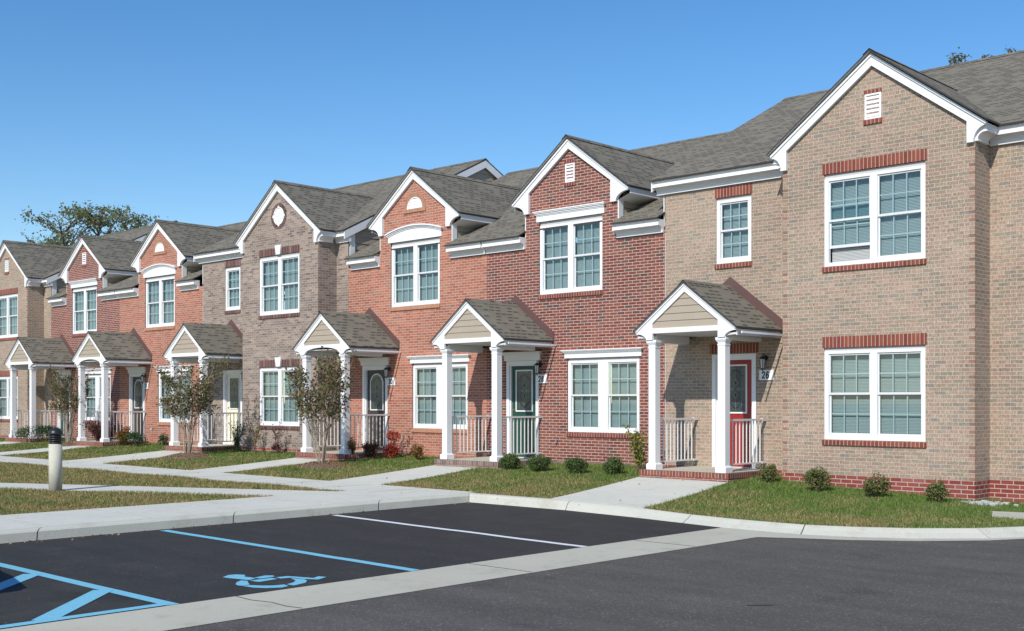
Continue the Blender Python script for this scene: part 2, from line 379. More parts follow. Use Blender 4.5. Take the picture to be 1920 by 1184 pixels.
far = MB(); far.quad((-900,-900,-.6), (900,-900,-.6), (900,900,-.6), (-900,900,-.6))
M['farground'] = plain('far_ground', (.10,.12,.045), .95, .3, .05)
tag(far.build('ground', M['farground']), kind='structure')

KF = [(15.40,-40),(15.40,15.13),(13.09,15.16),(11.5,14.98),(10.41,14.80),(9.59,14.66),(8.99,14.63),(8.31,14.65),(7.67,14.85),(6.9,15.3),(6.2,16.0),(5.8,16.7),(5.5,17.6),(5.2,20),(5.1,60)]
KB = [(15.56,-40),(15.56,15.32),(13.09,15.37),(11.5,15.24),(10.41,15.07),(9.59,14.95),(9.0,14.93),(8.40,14.95),(7.85,15.13),(7.15,15.52),(6.46,16.15),(6.08,16.8),(5.8,17.65),(5.5,20),(5.4,60)]
AE = [(8.58,-40),(8.58,13.95),(8.08,14.23),(7.5,14.5),(6.75,15.05),(6.12,15.75),(5.72,16.5),(5.42,17.5),(5.12,20),(5.02,60)]
sheet('parking_lot', [(9.58,-40),(15.42,-40),(15.42,15.15),(13.09,15.18),(11.5,15.0),(10.41,14.82),(9.58,14.67)], M['lot'], LOT, 9, hf=flat)
sheet('road', [(-80,-40)] + [(a-.0,b) for a,b in AE] + [(-80,60)], M['road'], LOT-.001, 9, hf=flat)
gp = [(9.6,-40),(9.6,14.66)] + KF[6:] + AE[::-1]
sheet('gutter', gp, M['gutter'], LOT+.003, 9, hf=flat)
# kerb: real pieces with open joints
def lerp_path(path, s0, s1):
    out = []; L = 0
    for i in range(len(path)-1):
        pass
    return out
def kerb():
    mb = MB(); jn = MB()
    # dense common parameter along both polylines
    cuts = []
    for i in range(len(KF)-1):
        a, b = Vector(KF[i]), Vector(KF[i+1]); c, d = Vector(KB[i]), Vector(KB[i+1])
        L = (b-a).length; k = max(1, int(L/.25)) if i else 200
        for j in range(k):
            t = j/k if i else (1-(1-j/k)**2.5)
            cuts.append((a.lerp(b, t), c.lerp(d, t)))
    cuts.append((Vector(KF[-1]), Vector(KB[-1])))
    # joints at measured places (by position along the front)
    JT = [Vector(p) for p in [(15.4,4.0),(15.4,7.0),(15.4,10.1),(15.4,12.95),(15.4,15.1),(13.2,15.15),(10.41,14.8),(8.31,14.65),(6.3,15.9),(5.2,20)]]
    def prof(F, B):
        sl = min(1, max(0, (14.2 - F.x)/2.5)); z = zk(F.x); w = (B-F)
        # upright kerb with rounded arris on the lot side, sloped face further right
        if sl == 0: off_ = [(0,LOT-.1),(0,LOT),(.12,z-.035),(.30,z-.008),(.55,z+.004),(1,z+.006)]
        else: off_ = [(0,LOT-.1),(0,LOT),(.12+.36*sl,z-.035-.012*sl),(.30+.38*sl,z-.008-.008*sl),(.55+.28*sl,z+.004),(1,z+.006)]
        return [(F.x + w.x*t, F.y + w.y*t, zz) for t, zz in off_] + [(B.x, B.y, LOT-.1)]
    start = 0; joints = set()
    for j in JT:
        joints.add(min(range(1, len(cuts)-1), key=lambda i: (cuts[i][0]-j).length))
    rings = [prof(*c) for c in cuts]; n = len(rings[0])
    for i in range(len(cuts)-1):
        A, B_ = rings[i], rings[i+1]
        def shift(P, Q, d):
            v = Vector(Q[0]) - Vector(P[0]); L = max(v.length, 1e-6)
            return [tuple(Vector(p) + (Vector(q)-Vector(p))*min(.4, d/L)) for p, q in zip(P, Q)]
        if i in joints: A2 = shift(A, B_, .009)
        else: A2 = A
        if i+1 in joints: B2 = shift(B_, A, .009)
        else: B2 = B_
        mb.add(A2 + B2, [(k, k+1, n+k+1, n+k) for k in range(n-1)] + ([tuple(range(n))] if i in joints else []) + ([tuple(range(n, 2*n))] if i+1 in joints else []))
        if i in joints:
            c = [(p[0]*.9+rings[i][n-1][0]*.1, p[1]*.9+rings[i][n-1][1]*.1, p[2]-.02) for p in rings[i]]
            c2 = [tuple(Vector(p)*.97+Vector(q)*.03) for p, q in zip(shift(rings[i], rings[i-1], .03), shift(rings[i], rings[i-1], .03))]
            A3 = [(p[0], p[1], p[2]-.012) for p in shift(rings[i], rings[i-1], .02)]; B3 = [(p[0], p[1], p[2]-.012) for p in shift(rings[i], rings[i+1], .02)]
            w = Vector(rings[i][n-1]) - Vector(rings[i][0]); w.z = 0; w = w.normalized()*.012
            A3 = [(p[0]+w.x, p[1]+w.y, p[2]) for p in A3]; B3 = [(p[0]+w.x, p[1]+w.y, p[2]) for p in B3]
            mb.add(A3 + B3, [(k, k+1, n+k+1, n+k) for k in range(n-1)], 1)
    tag(mb.build('kerb', [M['kerb'], M['joint']], fix=True), kind='structure')
kerb()

# walks
walks = [
 [(15.55,-40),(17.6,-40),(17.6,12.45),(17.6,13.8),(17.6,14.0),(17.6,15.45),(15.55,15.45),(15.55,15.3)],
 [(17.6,14.0),(60,14.0),(60,15.45),(17.6,15.45)],
 [(17.6,12.4),(23.4,9.5),(40,1.2),(40,2.6),(24.2,10.6),(17.6,13.8)],
]
for i in range(3):
    o_ = 18.38*i
    if i: walks.append([(11.6+o_,15.45),(13.9+o_,15.45),(14.5+o_,19.05),(12.35+o_,19.05)])
    walks.append([(18.3+o_,15.45),(20.0+o_,15.45),(20.6+o_,19.05),(19.05+o_,19.05)])
    walks.append([(24.15+o_,15.45),(25.6+o_,15.45),(26.1+o_,19.05),(24.5+o_,19.05)])
walks.append([(11.5,15.24),(13.09,15.37),(13.6,15.37),(14.45,19.05),(12.3,19.05)])
for i, w in enumerate(walks): sheet('sidewalk', w, M['walk'], .008 + .0015*(i % 2), .5, thick=.06)
# tooled joints across the walks (dirt-filled grooves lie 3 mm proud as thin dark lines)
jm = MB()
for k in range(26):
    u = 17.0 + 1.55*k; jm.box(u-.006, u+.006, 14.03, 15.42, .005, .0125)
for k in range(16):
    v = 15.0 - 1.55*k; jm.box(15.62, 17.58, v-.006, v+.006, .005, .0125)
tag(jm.build('sidewalk_joints', M['joint2']), kind='structure')
for i, (u0, u1) in enumerate(((11.8, 14.1),)):
    pass
sheet('side_walk_path', [(6.95,18.0),(7.25,18.75),(6.0,19.6),(5.55,19.6),(5.6,18.4)], M['gutter'], .012, .5, thick=.06)
bpy.data.objects['side_walk_path'].name = 'footpath'

lawnA = [(11.5,15.25),(10.41,15.08),(9.59,14.96),(9.0,14.94),(8.40,14.96),(7.85,15.14),(7.15,15.53),(6.46,16.16),(6.08,16.81),(5.8,17.66),(5.5,20.5),(12.3,20.7),(12.3,19.0)]
lawnB = [(13.6,15.38),(15.56,15.33),(15.6,15.45),(18.3,15.45),(19.05,19.0),(19.05,20.7),(14.45,20.7),(14.45,19.0)]
lawns = [lawnA, lawnB]
for i in range(3):
    o_ = 18.38*i
    lawns.append([(20.0+o_,15.45),(24.15+o_,15.45),(24.5+o_,19.0),(24.5+o_,20.7),(20.6+o_,20.7),(20.6+o_,19.0)])
    if i < 2:
        lawns.append([(25.6+o_,15.45),(30.0+o_,15.45),(30.75+o_,19.0),(30.75+o_,20.7),(26.1+o_,20.7),(26.1+o_,19.0)])
        lawns.append([(32.3+o_,15.45),(36.68+o_,15.45),(37.43+o_,19.0),(37.43+o_,20.7),(32.9+o_,20.7),(32.9+o_,19.0)])
lawns.append([(5.5,20.5),(5.4,40),(6.6,40),(6.6,20.7)])
lawns.append([(17.6,13.8),(24.2,10.6),(40,2.6),(60,2.6),(60,14.0),(17.6,14.0)])
lawns.append([(17.6,12.4),(17.6,-40),(40,-40),(40,1.2),(23.4,9.5)])
for l in lawns: sheet('lawn', l, M['farground'] if False else M.setdefault('soil', plain('lawn_thatch', (.15,.125,.055), .95, .35, 6, .1)), -.015, .6)

def in_poly(px, py, poly):
    c = np.zeros(len(px), bool); n = len(poly); j = n-1
    for i in range(n):
        xi, yi = poly[i]; xj, yj = poly[j]
        if yi != yj:
            k = ((yi > py) != (yj > py)) & (px < (xj-xi)*(py-yi)/(yj-yi)+xi); c ^= k
        j = i
    return c
MULCH = [(23.28,17.75,.75,.62),(29.75,17.9,.85,.6),(39.3,19.0,.8,.6),(47.6,18.3,.8,.6)]
Hv = np.vectorize(H)
def blades():
    C = []
    for l in lawns:
        xs = [p[0] for p in l]; ys = [p[1] for p in l]
        x0, x1, y0, y1 = min(xs), min(max(xs), 52), max(min(ys), 3.5), max(ys)
        if x1 <= x0 or y1 <= y0: continue
        A = (x1-x0)*(y1-y0); n = int(A*2600)
        px = rng.uniform(x0, x1, n); py = rng.uniform(y0, y1, n)
        k = in_poly(px, py, l)
        r = -px*.7262 + py*.6875; z = px*.6875 + py*.7262            # camera frame: keep what the lens or a side step can see
        k &= (np.abs(r)/np.maximum(z, .1) < .50) & (z > 6)
        k &= rng.random(n) < np.clip((18/np.maximum(z, 1))**1.6, .10, 1)
        k &= ~in_poly(px, py, [(6.95,18.0),(7.25,18.75),(6.0,19.6),(5.55,19.6),(5.6,18.4)])
        for mu, mv, ra, rb in MULCH: k &= ((px-mu)/ra)**2 + ((py-mv)/rb)**2 > rng.uniform(.75, 1.15, n)
        # thin near very bare spots
        C.append(np.stack([px[k], py[k], z[k]], 1))
    C = np.concatenate(C); n = len(C)
    hh = rng.uniform(.028, .068, n) * (1 + .25*np.sin(C[:,0]*1.7+np.sin(C[:,1]*2.1))); w = rng.uniform(.0035, .007, n) * np.clip(C[:,2]/15, 1, 3)
    a = rng.uniform(0, 2*np.pi, n); lean = rng.uniform(.2, .9, n)*hh; b = rng.uniform(0, 2*np.pi, n)
    z0 = Hv(C[:,0], C[:,1]) - .015
    V = np.zeros((n, 3, 3)); X = -C[:,0]
    V[:,0] = np.stack([X - np.cos(a)*w, C[:,1] - np.sin(a)*w, z0], 1)
    V[:,1] = np.stack([X + np.cos(a)*w, C[:,1] + np.sin(a)*w, z0], 1)
    V[:,2] = np.stack([X + np.cos(b)*lean, C[:,1] + np.sin(b)*lean, z0 + hh], 1)
    me = bpy.data.meshes.new('grass'); me.vertices.add(3*n); me.vertices.foreach_set('co', V.ravel())
    me.loops.add(3*n); me.loops.foreach_set('vertex_index', np.arange(3*n)); me.polygons.add(n)
    me.polygons.foreach_set('loop_start', np.arange(0, 3*n, 3)); me.polygons.foreach_set('loop_total', np.full(n, 3))
    me.update(); me.materials.append(M['grass']); o = bpy.data.objects.new('grass', me); COL.objects.link(o)
    tag(o, 'patchy green and straw brown mown grass on the lawns', 'grass', kind='stuff'); print('blades', n)
blades()

def leafcloud(name, pts, size, mat, parent, aspect=1.7, droop=0):
    pts = np.asarray(pts, float); n = len(pts)
    if np.isscalar(size): size = np.full(n, size)
    size = size * rng.uniform(.6, 1.25, n)
    d = rng.normal(size=(n, 3)); d[:,2] -= droop; d /= np.linalg.norm(d, axis=1)[:,None]
    e = np.cross(d, rng.normal(size=(n, 3))); e /= np.linalg.norm(e, axis=1)[:,None]
    P = pts.copy(); P[:,0] *= -1
    s = size[:,None]/2
    V = np.stack([P - d*s, P + e*s/aspect, P + d*s, P - e*s/aspect], 1)
    o_ = off(parent) if parent is not None else Vector((0,0,0))
    V -= np.array(o_)
    me = bpy.data.meshes.new(name); me.vertices.add(4*n); me.vertices.foreach_set('co', V.ravel())
    me.loops.add(4*n); me.loops.foreach_set('vertex_index', np.arange(4*n)); me.polygons.add(n)
    me.polygons.foreach_set('loop_start', np.arange(0, 4*n, 4)); me.polygons.foreach_set('loop_total', np.full(n, 4))
    me.update(); me.materials.append(mat); o = bpy.data.objects.new(name, me); COL.objects.link(o); o.parent = parent
    return o

for mu, mv, ra, rb in MULCH[:4]:
    mb = MB(); rg = 7; sg = 22
    vs = [(mu, mv, H(mu, mv)+.10)]
    for i in range(1, rg+1):
        t = i/rg
        for k in range(sg):
            a = 2*math.pi*k/sg; q = 1 + .08*math.sin(3*a+mu)+.05*math.sin(7*a)
            u, v = mu+ra*1.05*t*q*math.cos(a), mv+rb*1.05*t*q*math.sin(a)
            vs.append((u, v, H(u, v) - .02 + .13*(1-t*t) + random.uniform(-.018, .018)*(t < 1)))
    fs = [(0, 1+k, 1+(k+1) % sg) for k in range(sg)]
    for i in range(rg-1):
        for k in range(sg): fs.append((1+i*sg+k, 1+i*sg+(k+1)%sg, 1+(i+1)*sg+(k+1)%sg, 1+(i+1)*sg+k))
    mb.add(vs, fs); tag(mb.build('mulch_ring', M['mulch'], smooth=True), kind='structure')

# painted markings
def line(a, b, w, mat, z=LOT+.004, mb=None, wob=.0):
    a, b = Vector(a), Vector(b); d = (b-a).normalized(); nrm = Vector((-d.y, d.x)); k = max(1, int((b-a).length/.4)); mb = mb or MB()
    pts = [a.lerp(b, i/k) + nrm*random.uniform(-wob, wob) for i in range(k+1)]
    for p, q in zip(pts, pts[1:]): mb.quad(*[(c.x, c.y, z) for c in (p-nrm*w/2, q-nrm*w/2, q+nrm*w/2, p+nrm*w/2)])
    return mb
tag(line((15.25,8.80),(9.61,8.62),.135,M['p_blue'],wob=.008).build('parking_line', M['p_blue']), 'light blue line between the marked accessible bay and the next bay', 'road marking', 'painted bay lines')
tag(line((15.25,11.88),(9.61,11.50),.12,M['p_white'],wob=.012).build('parking_line', M['p_white']), 'white line, the only white one, across the dark parking lot', 'road marking', 'painted bay lines')
hm = line((15.25,5.68),(9.61,5.64),.135,M['p_blue'],wob=.004)
line((12.42,5.60),(10.6,3.78),.2,None,LOT+.005,hm); line((10.85,5.60),(9.72,4.47),.2,None,LOT+.006,hm); line((14.0,5.60),(12.2,3.8),.2,None,LOT+.005,hm)
line((9.69,5.62),(9.69,2.6),.13,None,LOT+.007,hm)
line((15.2,5.6),(13.4,3.8),.2,None,LOT+.005,hm)
tag(hm.build('hatched_aisle_marking', M['p_blue']), 'light blue hatched access aisle at the lower left of the parking lot', 'road marking')
SYM = [[(10.73, 6.88), (10.82, 7.01), (10.8, 7.09), (10.71, 7.14), (10.64, 7.1), (10.6, 7.06), (10.52, 7.08), (10.41, 7.08), (10.36, 6.96), (10.52, 6.92), (10.64, 6.89)], [(10.23, 6.71), (10.34, 6.8), (10.4, 6.89), (10.33, 6.92), (10.21, 6.85), (10.11, 6.8), (10.08, 6.71), (10.14, 6.68)], [(10.06, 6.69), (10.08, 6.77), (9.96, 6.84), (9.88, 6.92), (9.85, 7.04), (9.74, 7.01), (9.71, 6.91), (9.8, 6.77), (9.91, 6.71)], [(10.46, 7.09), (10.51, 7.26), (10.46, 7.32), (10.38, 7.3), (10.36, 7.21), (10.36, 7.1)], [(10.33, 6.95), (10.32, 7.11), (10.32, 7.21), (10.21, 7.21), (10.18, 6.97), (10.22, 6.95)], [(10.32, 7.26), (10.3, 7.4), (10.2, 7.44), (9.99, 7.51), (10.05, 7.62), (9.95, 7.65), (9.87, 7.48), (10.01, 7.4), (10.18, 7.36), (10.21, 7.25)], [(10.15, 7.33), (10.0, 7.39), (9.9, 7.36), (9.79, 7.26), (9.73, 7.07), (9.84, 7.06), (9.9, 7.19), (9.99, 7.28)]]
sm = MB()
for p in SYM: sm.poly([(a, b, LOT+.004) for a, b in p])
tag(sm.build('accessible_symbol', M['p_blue']), 'light blue stencilled wheelchair symbol painted on the asphalt', 'road marking')
ck = MB(); cp = [(9.58,6.29),(9.3,6.27),(9.05,6.33),(8.8,6.30),(8.6,6.34)]
for p, q in zip(cp, cp[1:]): ck.quad((p[0],p[1]-.006,LOT+.0075),(q[0],q[1]-.006,LOT+.0075),(q[0],q[1]+.008,LOT+.0075),(p[0],p[1]+.008,LOT+.0075))
for v in (3.2, 9.4, 12.5): ck.box(8.6, 9.58, v-.004, v+.004, LOT+.003, LOT+.0075)
tag(ck.build('gutter_cracks', M['joint']), kind='structure')
tar = MB(); tar.poly([(5.80,9.20,LOT+.003),(5.76,9.29,LOT+.003),(5.68,9.40,LOT+.003),(5.60,9.46,LOT+.003),(5.63,9.38,LOT+.003),(5.72,9.27,LOT+.003)])
tag(tar.build('tar_stain', M['black']), kind='structure')
# ---------------------------------------------------------------- houses
VW, VB = 20.65, 20.0       # brick plane of the long wall and of the projecting bays
def zA(v): return 6.47 + .5*(v-20.42) if v <= 26 else 9.26 - .5*(v-26)
def zB(v): return 5.66 + .5*(v-20.42) if v <= 27 else 8.95 - .5*(v-27)

def wallgrid(mb, u0, u1, z0, z1, v, holes, m=0, depth=.12):
    hs = [h for h in holes if h[0] < u1 and h[1] > u0]
    us = sorted({u0, u1} | {min(max(x, u0), u1) for h in hs for x in h[:2]}); zs = sorted({z0, z1} | {min(max(x, z0), z1) for h in hs for x in h[2:]})
    for a, b in zip(us, us[1:]):
        for c, d in zip(zs, zs[1:]):
            if any(h[0] <= (a+b)/2 <= h[1] and h[2] <= (c+d)/2 <= h[3] for h in hs): continue
            mb.quad((a,v,c),(b,v,c),(b,v,d),(a,v,d), m)
    for h in hs:
        a, b, c, d = h; w = v + depth
        mb.quad((a,v,c),(a,w,c),(a,w,d),(a,v,d), m); mb.quad((b,v,c),(b,w,c),(b,w,d),(b,v,d), m)
        mb.quad((a,v,d),(b,v,d),(b,w,d),(a,w,d), m); mb.quad((a,v,c),(b,v,c),(b,w,c),(a,w,c), m)

def window(house, ua, ub, z0, z1, vp, mw=.14, head='soldier', smat='sold_red', open_left=False, single=False, hz=None, sillz=.105, slats=True, hw_=None):
    """double-hung window(s) in the opening ua..ub"""
    f = MB(); c = .085; y0, y1 = vp+.02, vp+.10
    f.box(ua, ua+c, y0, y1, z0, z1); f.box(ub-c, ub, y0, y1, z0, z1); f.box(ua+c, ub-c, y0, y1, z1-.05, z1); f.box(ua+c, ub-c, y0, y1, z0, z0+.07)
    mid = (ua+ub)/2
    bays = [(ua+c, ub-c)] if single else [(ua+c, mid-mw/2), (mid+mw/2, ub-c)]
    if not single: f.box(mid-mw/2, mid+mw/2, y0-.001, y1, z0+.07, z1-.05)
    if hz: f.box(ua, ub, vp+.035, vp+.1, z1, hz, 1)
    w = f.build('window', [M['white'], M['greyw']], house)
    sa = MB(); gl = MB(); bl = MB()
    zc = (z0+z1)/2 + .01
    for bi, (a, b) in enumerate(bays):
        lift = .27 if (open_left and bi == 1) else 0
        for (zb, zt, yy, up) in ((zc, z1-.05, vp+.045, 1), (z0+.07+lift, zc+.04+lift, vp+.075, 0)):
            st = .028; br = .052 if not up else .04; tr = .032
            sa.box(a, a+st, yy, yy+.03, zb, zt); sa.box(b-st, b, yy, yy+.03, zb, zt)
            sa.box(a+st, b-st, yy, yy+.03, zb, zb+br); sa.box(a+st, b-st, yy, yy+.03, zt-tr, zt)
            ga, gb, gz0, gz1 = a+st, b-st, zb+br, zt-tr
            gl.quad((gb,yy+.008,gz0),(ga,yy+.008,gz0),(ga,yy+.008,gz1),(gb,yy+.008,gz1))
            mt = .011
            for k in (1, 2):
                x = ga+(gb-ga)*k/3; sa.box(x-mt, x+mt, yy+.010, yy+.018, gz0, gz1)
            zz = (gz0+gz1)/2
            for k in range(3):
                xa, xb = ga+(gb-ga)*k/3+mt*(k > 0), ga+(gb-ga)*(k+1)/3-mt*(k < 2); sa.box(xa, xb, yy+.0105, yy+.0175, zz-mt, zz+mt)
        # blind: real slats
        pitch = .026; z = z1-.08; yb = vp+.15
        bl.box(a, b, yb-.02, yb+.02, z1-.10, z1-.05)
        while z > z0+.09:
            bl.quad((a+.005,yb+.012,z),(b-.005,yb+.012,z),(b-.005,yb,z-.0262),(a+.005,yb,z-.0262)); z -= pitch
        bl.quad((a,yb+.05,z0),(b,yb+.05,z0),(b,yb+.05,z1),(a,yb+.05,z1), 1)
    sa.build('window_sash', M['white2'], w); gl.build('window_pane', M['glass'], w, fix=False); bl.build('window_blind', [M['blind'], M['dark']], w, fix=False)
    s = MB()
    s.ext([(ua-.02, vp-.035, z0-sillz), (ua-.02, vp-.035, z0-.018), (ua-.02, vp+.04, z0-.002), (ua-.02, vp+.04, z0-sillz)], (ub-ua+.04, 0, 0))
    s.build('brick_sill', M[smat], w)
    if head == 'soldier':
        h = MB(); h.box(ua-.025, ub+.025, vp-.009, vp+.06, hz, hz+.205); h.build('brick_header', M[smat], w)
    elif head == 'key':
        h = MB(); m_ = mid; h.box(ua-.025, m_-.1, vp-.007, vp+.06, hz, hz+.20); h.box(m_+.1, ub+.025, vp-.007, vp+.06, hz, hz+.20); h.build('brick_header', M[smat], w)
        k = MB(); k.uz([(m_-.095,hz),(m_+.095,hz),(m_+.15,hz+.27),(m_-.15,hz+.27)], vp-.045, vp+.02); k.build('keystone', M['white'], w)
    elif head in ('crown', 'arch'):
        e = .09; h = MB(); zb, zt = hz, hz+(.245 if z1 > 4 else .185)
        if head == 'crown':
            h.box(ua-e+.02, ub+e-.02, vp-.03, vp+.06, zb, zb+(zt-zb)*.55)
            for (k0, k1, pr, ex) in ((.55,.66,.045,0),(.66,.80,.065,.02),(.80,.90,.09,.045),(.90,1.0,.105,.06)):
                h.box(ua-e-ex+.02, ub+e+ex-.02, vp-pr, vp+.04, zb+(zt-zb)*k0, zb+(zt-zb)*k1)
        else:
            hw = (ub-ua)/2+e; n = 16; rise = .17; ze = zb+.20
            def arc(t, o=0): return ze + rise*(1-t*t) + o
            def band(o0, o1, pr, ex):
                A = [(mid+(hw+ex)*(-1+2*i/n), arc(-1+2*i/n, o1)) for i in range(n+1)]; B = [(mid+(hw+ex)*(-1+2*i/n), arc(-1+2*i/n, o0)) for i in range(n+1)]
                for i in range(n): h.uz([B[i], B[i+1], A[i+1], A[i]], vp-pr, vp+.03)
            for i in range(n):
                a_, b_ = -1+2*i/n, -1+2*(i+1)/n
                h.uz([(mid+hw*a_, zb), (mid+hw*b_, zb), (mid+hw*b_, arc(b_, -.06)), (mid+hw*a_, arc(a_, -.06))], vp-.03, vp+.05)
            band(-.06,-.03,.05,.01); band(-.03,.0,.075,.03); band(0,.035,.105,.055)
        h.build('window_crown', M['white'], w)
    return w

def cove(mb, d_out, z_top, fh=.125, drop=.28, m=0):
    """eave profile as (outward distance, z)"""
    pts = [(-.02, z_top), (d_out+.012, z_top), (d_out+.012, z_top-.03), (d_out, z_top-.032), (d_out, z_top-fh), (d_out+.02, z_top-fh), (d_out+.02, z_top-fh-.012)]
    zb = z_top-drop+.02; z1_ = z_top-fh-.012
    for i in range(6):
        a = i/5*math.pi/2; pts.append((d_out-.03-(d_out-.03-.045)*math.sin(a)*1.0, z1_ - (z1_-zb)*(1-math.cos(a))))
    pts += [(.06, zb), (.06, zb-.02), (-.02, zb-.02)]
    return pts

def gable_board(house, uc, vp, w, zp, ze, wc, wi, zb, zi, zpi, name='gable_trim'):
    mb = MB()
    for s in (1, -1):
        P = [(0, zp), (w, ze), (w, ze-.055)]
        for i in range(1, 9):
            a = i/8*math.pi/2; P.append((wc + (w-wc)*(1-math.sin(a)), zb + .0 + (ze-.055-zb)*(math.cos(a))))
        P += [(wc-.0, zb), (wi, zb), (wi, zi), (0, zpi)]
        Q = []
        for p in P:
            if not Q or (abs(Q[-1][0]-p[0]) + abs(Q[-1][1]-p[1])) > 1e-4: Q.append(p)
        mb.uz([(uc+s*a, b) for a, b in Q], vp-.075, vp-.004)
        # slim rake drip on top edge
        sl = (zp-ze)/w; mb.uz([(uc, zp), (uc+s*w, ze), (uc+s*w, ze-.05), (uc, zp-.05)], vp-.10, vp-.0755)
    return mb.build(name, M['white'], house)

def slab(mb, pts, th=.035):      # sloping roof sheet pts (u,v,z) with thickness upward, edges dark
    n = len(pts); top = [(a, b, c+th) for a, b, c in pts]
    mb.poly(top, 0)
    for i in range(n): mb.quad(pts[i], pts[(i+1)%n], top[(i+1)%n], top[i], 1)
    mb.poly(pts[::-1], 2)

def main_roof(house, u0, u1, zf, ridge, name='roof', notch=None):
    mb = MB(); v0 = 20.38; vb = 2*ridge-v0; vm = VW+.02
    if notch:
        a, b = notch
        slab(mb, [(u0,v0,zf(v0)),(a,v0,zf(v0)),(a,vm,zf(vm)),(b,vm,zf(vm)),(b,v0,zf(v0)),(u1,v0,zf(v0)),(u1,ridge,zf(ridge)),(u0,ridge,zf(ridge))])
    else: slab(mb, [(u0,v0,zf(v0)),(u1,v0,zf(v0)),(u1,ridge,zf(ridge)),(u0,ridge,zf(ridge))])
    slab(mb, [(u0,ridge,zf(ridge)),(u1,ridge,zf(ridge)),(u1,vb,zf(v0)),(u0,vb,zf(v0))])
    zr = zf(ridge)+.035     # ridge cap
    mb.add([(u0,ridge-.15,zr-.065),(u0,ridge,zr+.022),(u0,ridge+.15,zr-.065),(u1,ridge-.15,zr-.065),(u1,ridge,zr+.022),(u1,ridge+.15,zr-.065)], [(0,1,4,3),(1,2,5,4)], 0)
    return mb.build(name, [M['shingle'], M['ridge_edge'], M['greyw']], house)

def gable_roof(house, uc, vfront, w, zr, slope, zmain_inv, name='gable_roof'):
    mb = MB(); ze = zr - slope*w; vr = zmain_inv(zr); ve = zmain_inv(ze)
    for s in (1, -1):
        slab(mb, [(uc,vfront,zr),(uc+s*w,vfront,ze),(uc+s*w,ve,ze),(uc,vr,zr)])
    mb.add([(uc-.13,vfront,zr+.035-.075),(uc,vfront,zr+.06),(uc+.13,vfront,zr+.035-.075),(uc-.13,vr,zr+.035-.075),(uc,vr,zr+.06),(uc+.13,vr,zr+.035-.075)], [(0,1,4,3),(1,2,5,4)], 0)
    return mb.build(name, [M['shingle'], M['ridge_edge'], M['greyw']], house)
invA = lambda z: 20.42+(z-6.47)/.5
invB = lambda z: 20.42+(z-5.66)/.5

def digits_mesh(mb, txt, u, v, z, h, m=0):
    """seven-segment-free digits from stroked polylines; u is the LEFT edge seen from the street (u falls to the right)"""
    G = {'2':[[(.05,.75),(.2,.95),(.5,1),(.8,.92),(.85,.7),(.7,.5),(.3,.2),(.05,.02),(.9,.02)]],
         '6':[[(.8,.9),(.5,1),(.25,.85),(.1,.5),(.12,.18),(.35,.0),(.65,.0),(.88,.2),(.85,.42),(.6,.56),(.3,.5),(.13,.35)]],
         '8':[[(.5,.53),(.2,.65),(.15,.85),(.35,1),(.65,1),(.85,.85),(.8,.65),(.5,.53),(.15,.38),(.08,.15),(.3,0),(.7,0),(.92,.15),(.85,.38),(.5,.53)]],
         '3':[[(.1,.88),(.35,1),(.7,.98),(.85,.8),(.7,.58),(.4,.53)],[(.4,.53),(.75,.48),(.92,.25),(.75,.03),(.4,0),(.08,.12)]],
         '0':[[(.5,1),(.2,.88),(.08,.5),(.2,.12),(.5,0),(.8,.12),(.92,.5),(.8,.88),(.5,1)]],
         '4':[[(.7,0),(.7,1),(.05,.3),(.95,.3)]], }
    w = h*.55; t = h*.19
    for i, c in enumerate(txt):
        for st in G[c]:
            for (x0, y0), (x1, y1) in zip(st, st[1:]):
                a = Vector((u-(i*w*1.3+x0*w), z+y0*h)); b = Vector((u-(i*w*1.3+x1*w), z+y1*h)); d = (b-a).normalized(); n = Vector((-d.y, d.x))*t*.55; e = d*t*.35
                mb.poly([(q.x, v, q.y) for q in (a-n-e, b-n+e, b+n+e, a+n-e)], m)

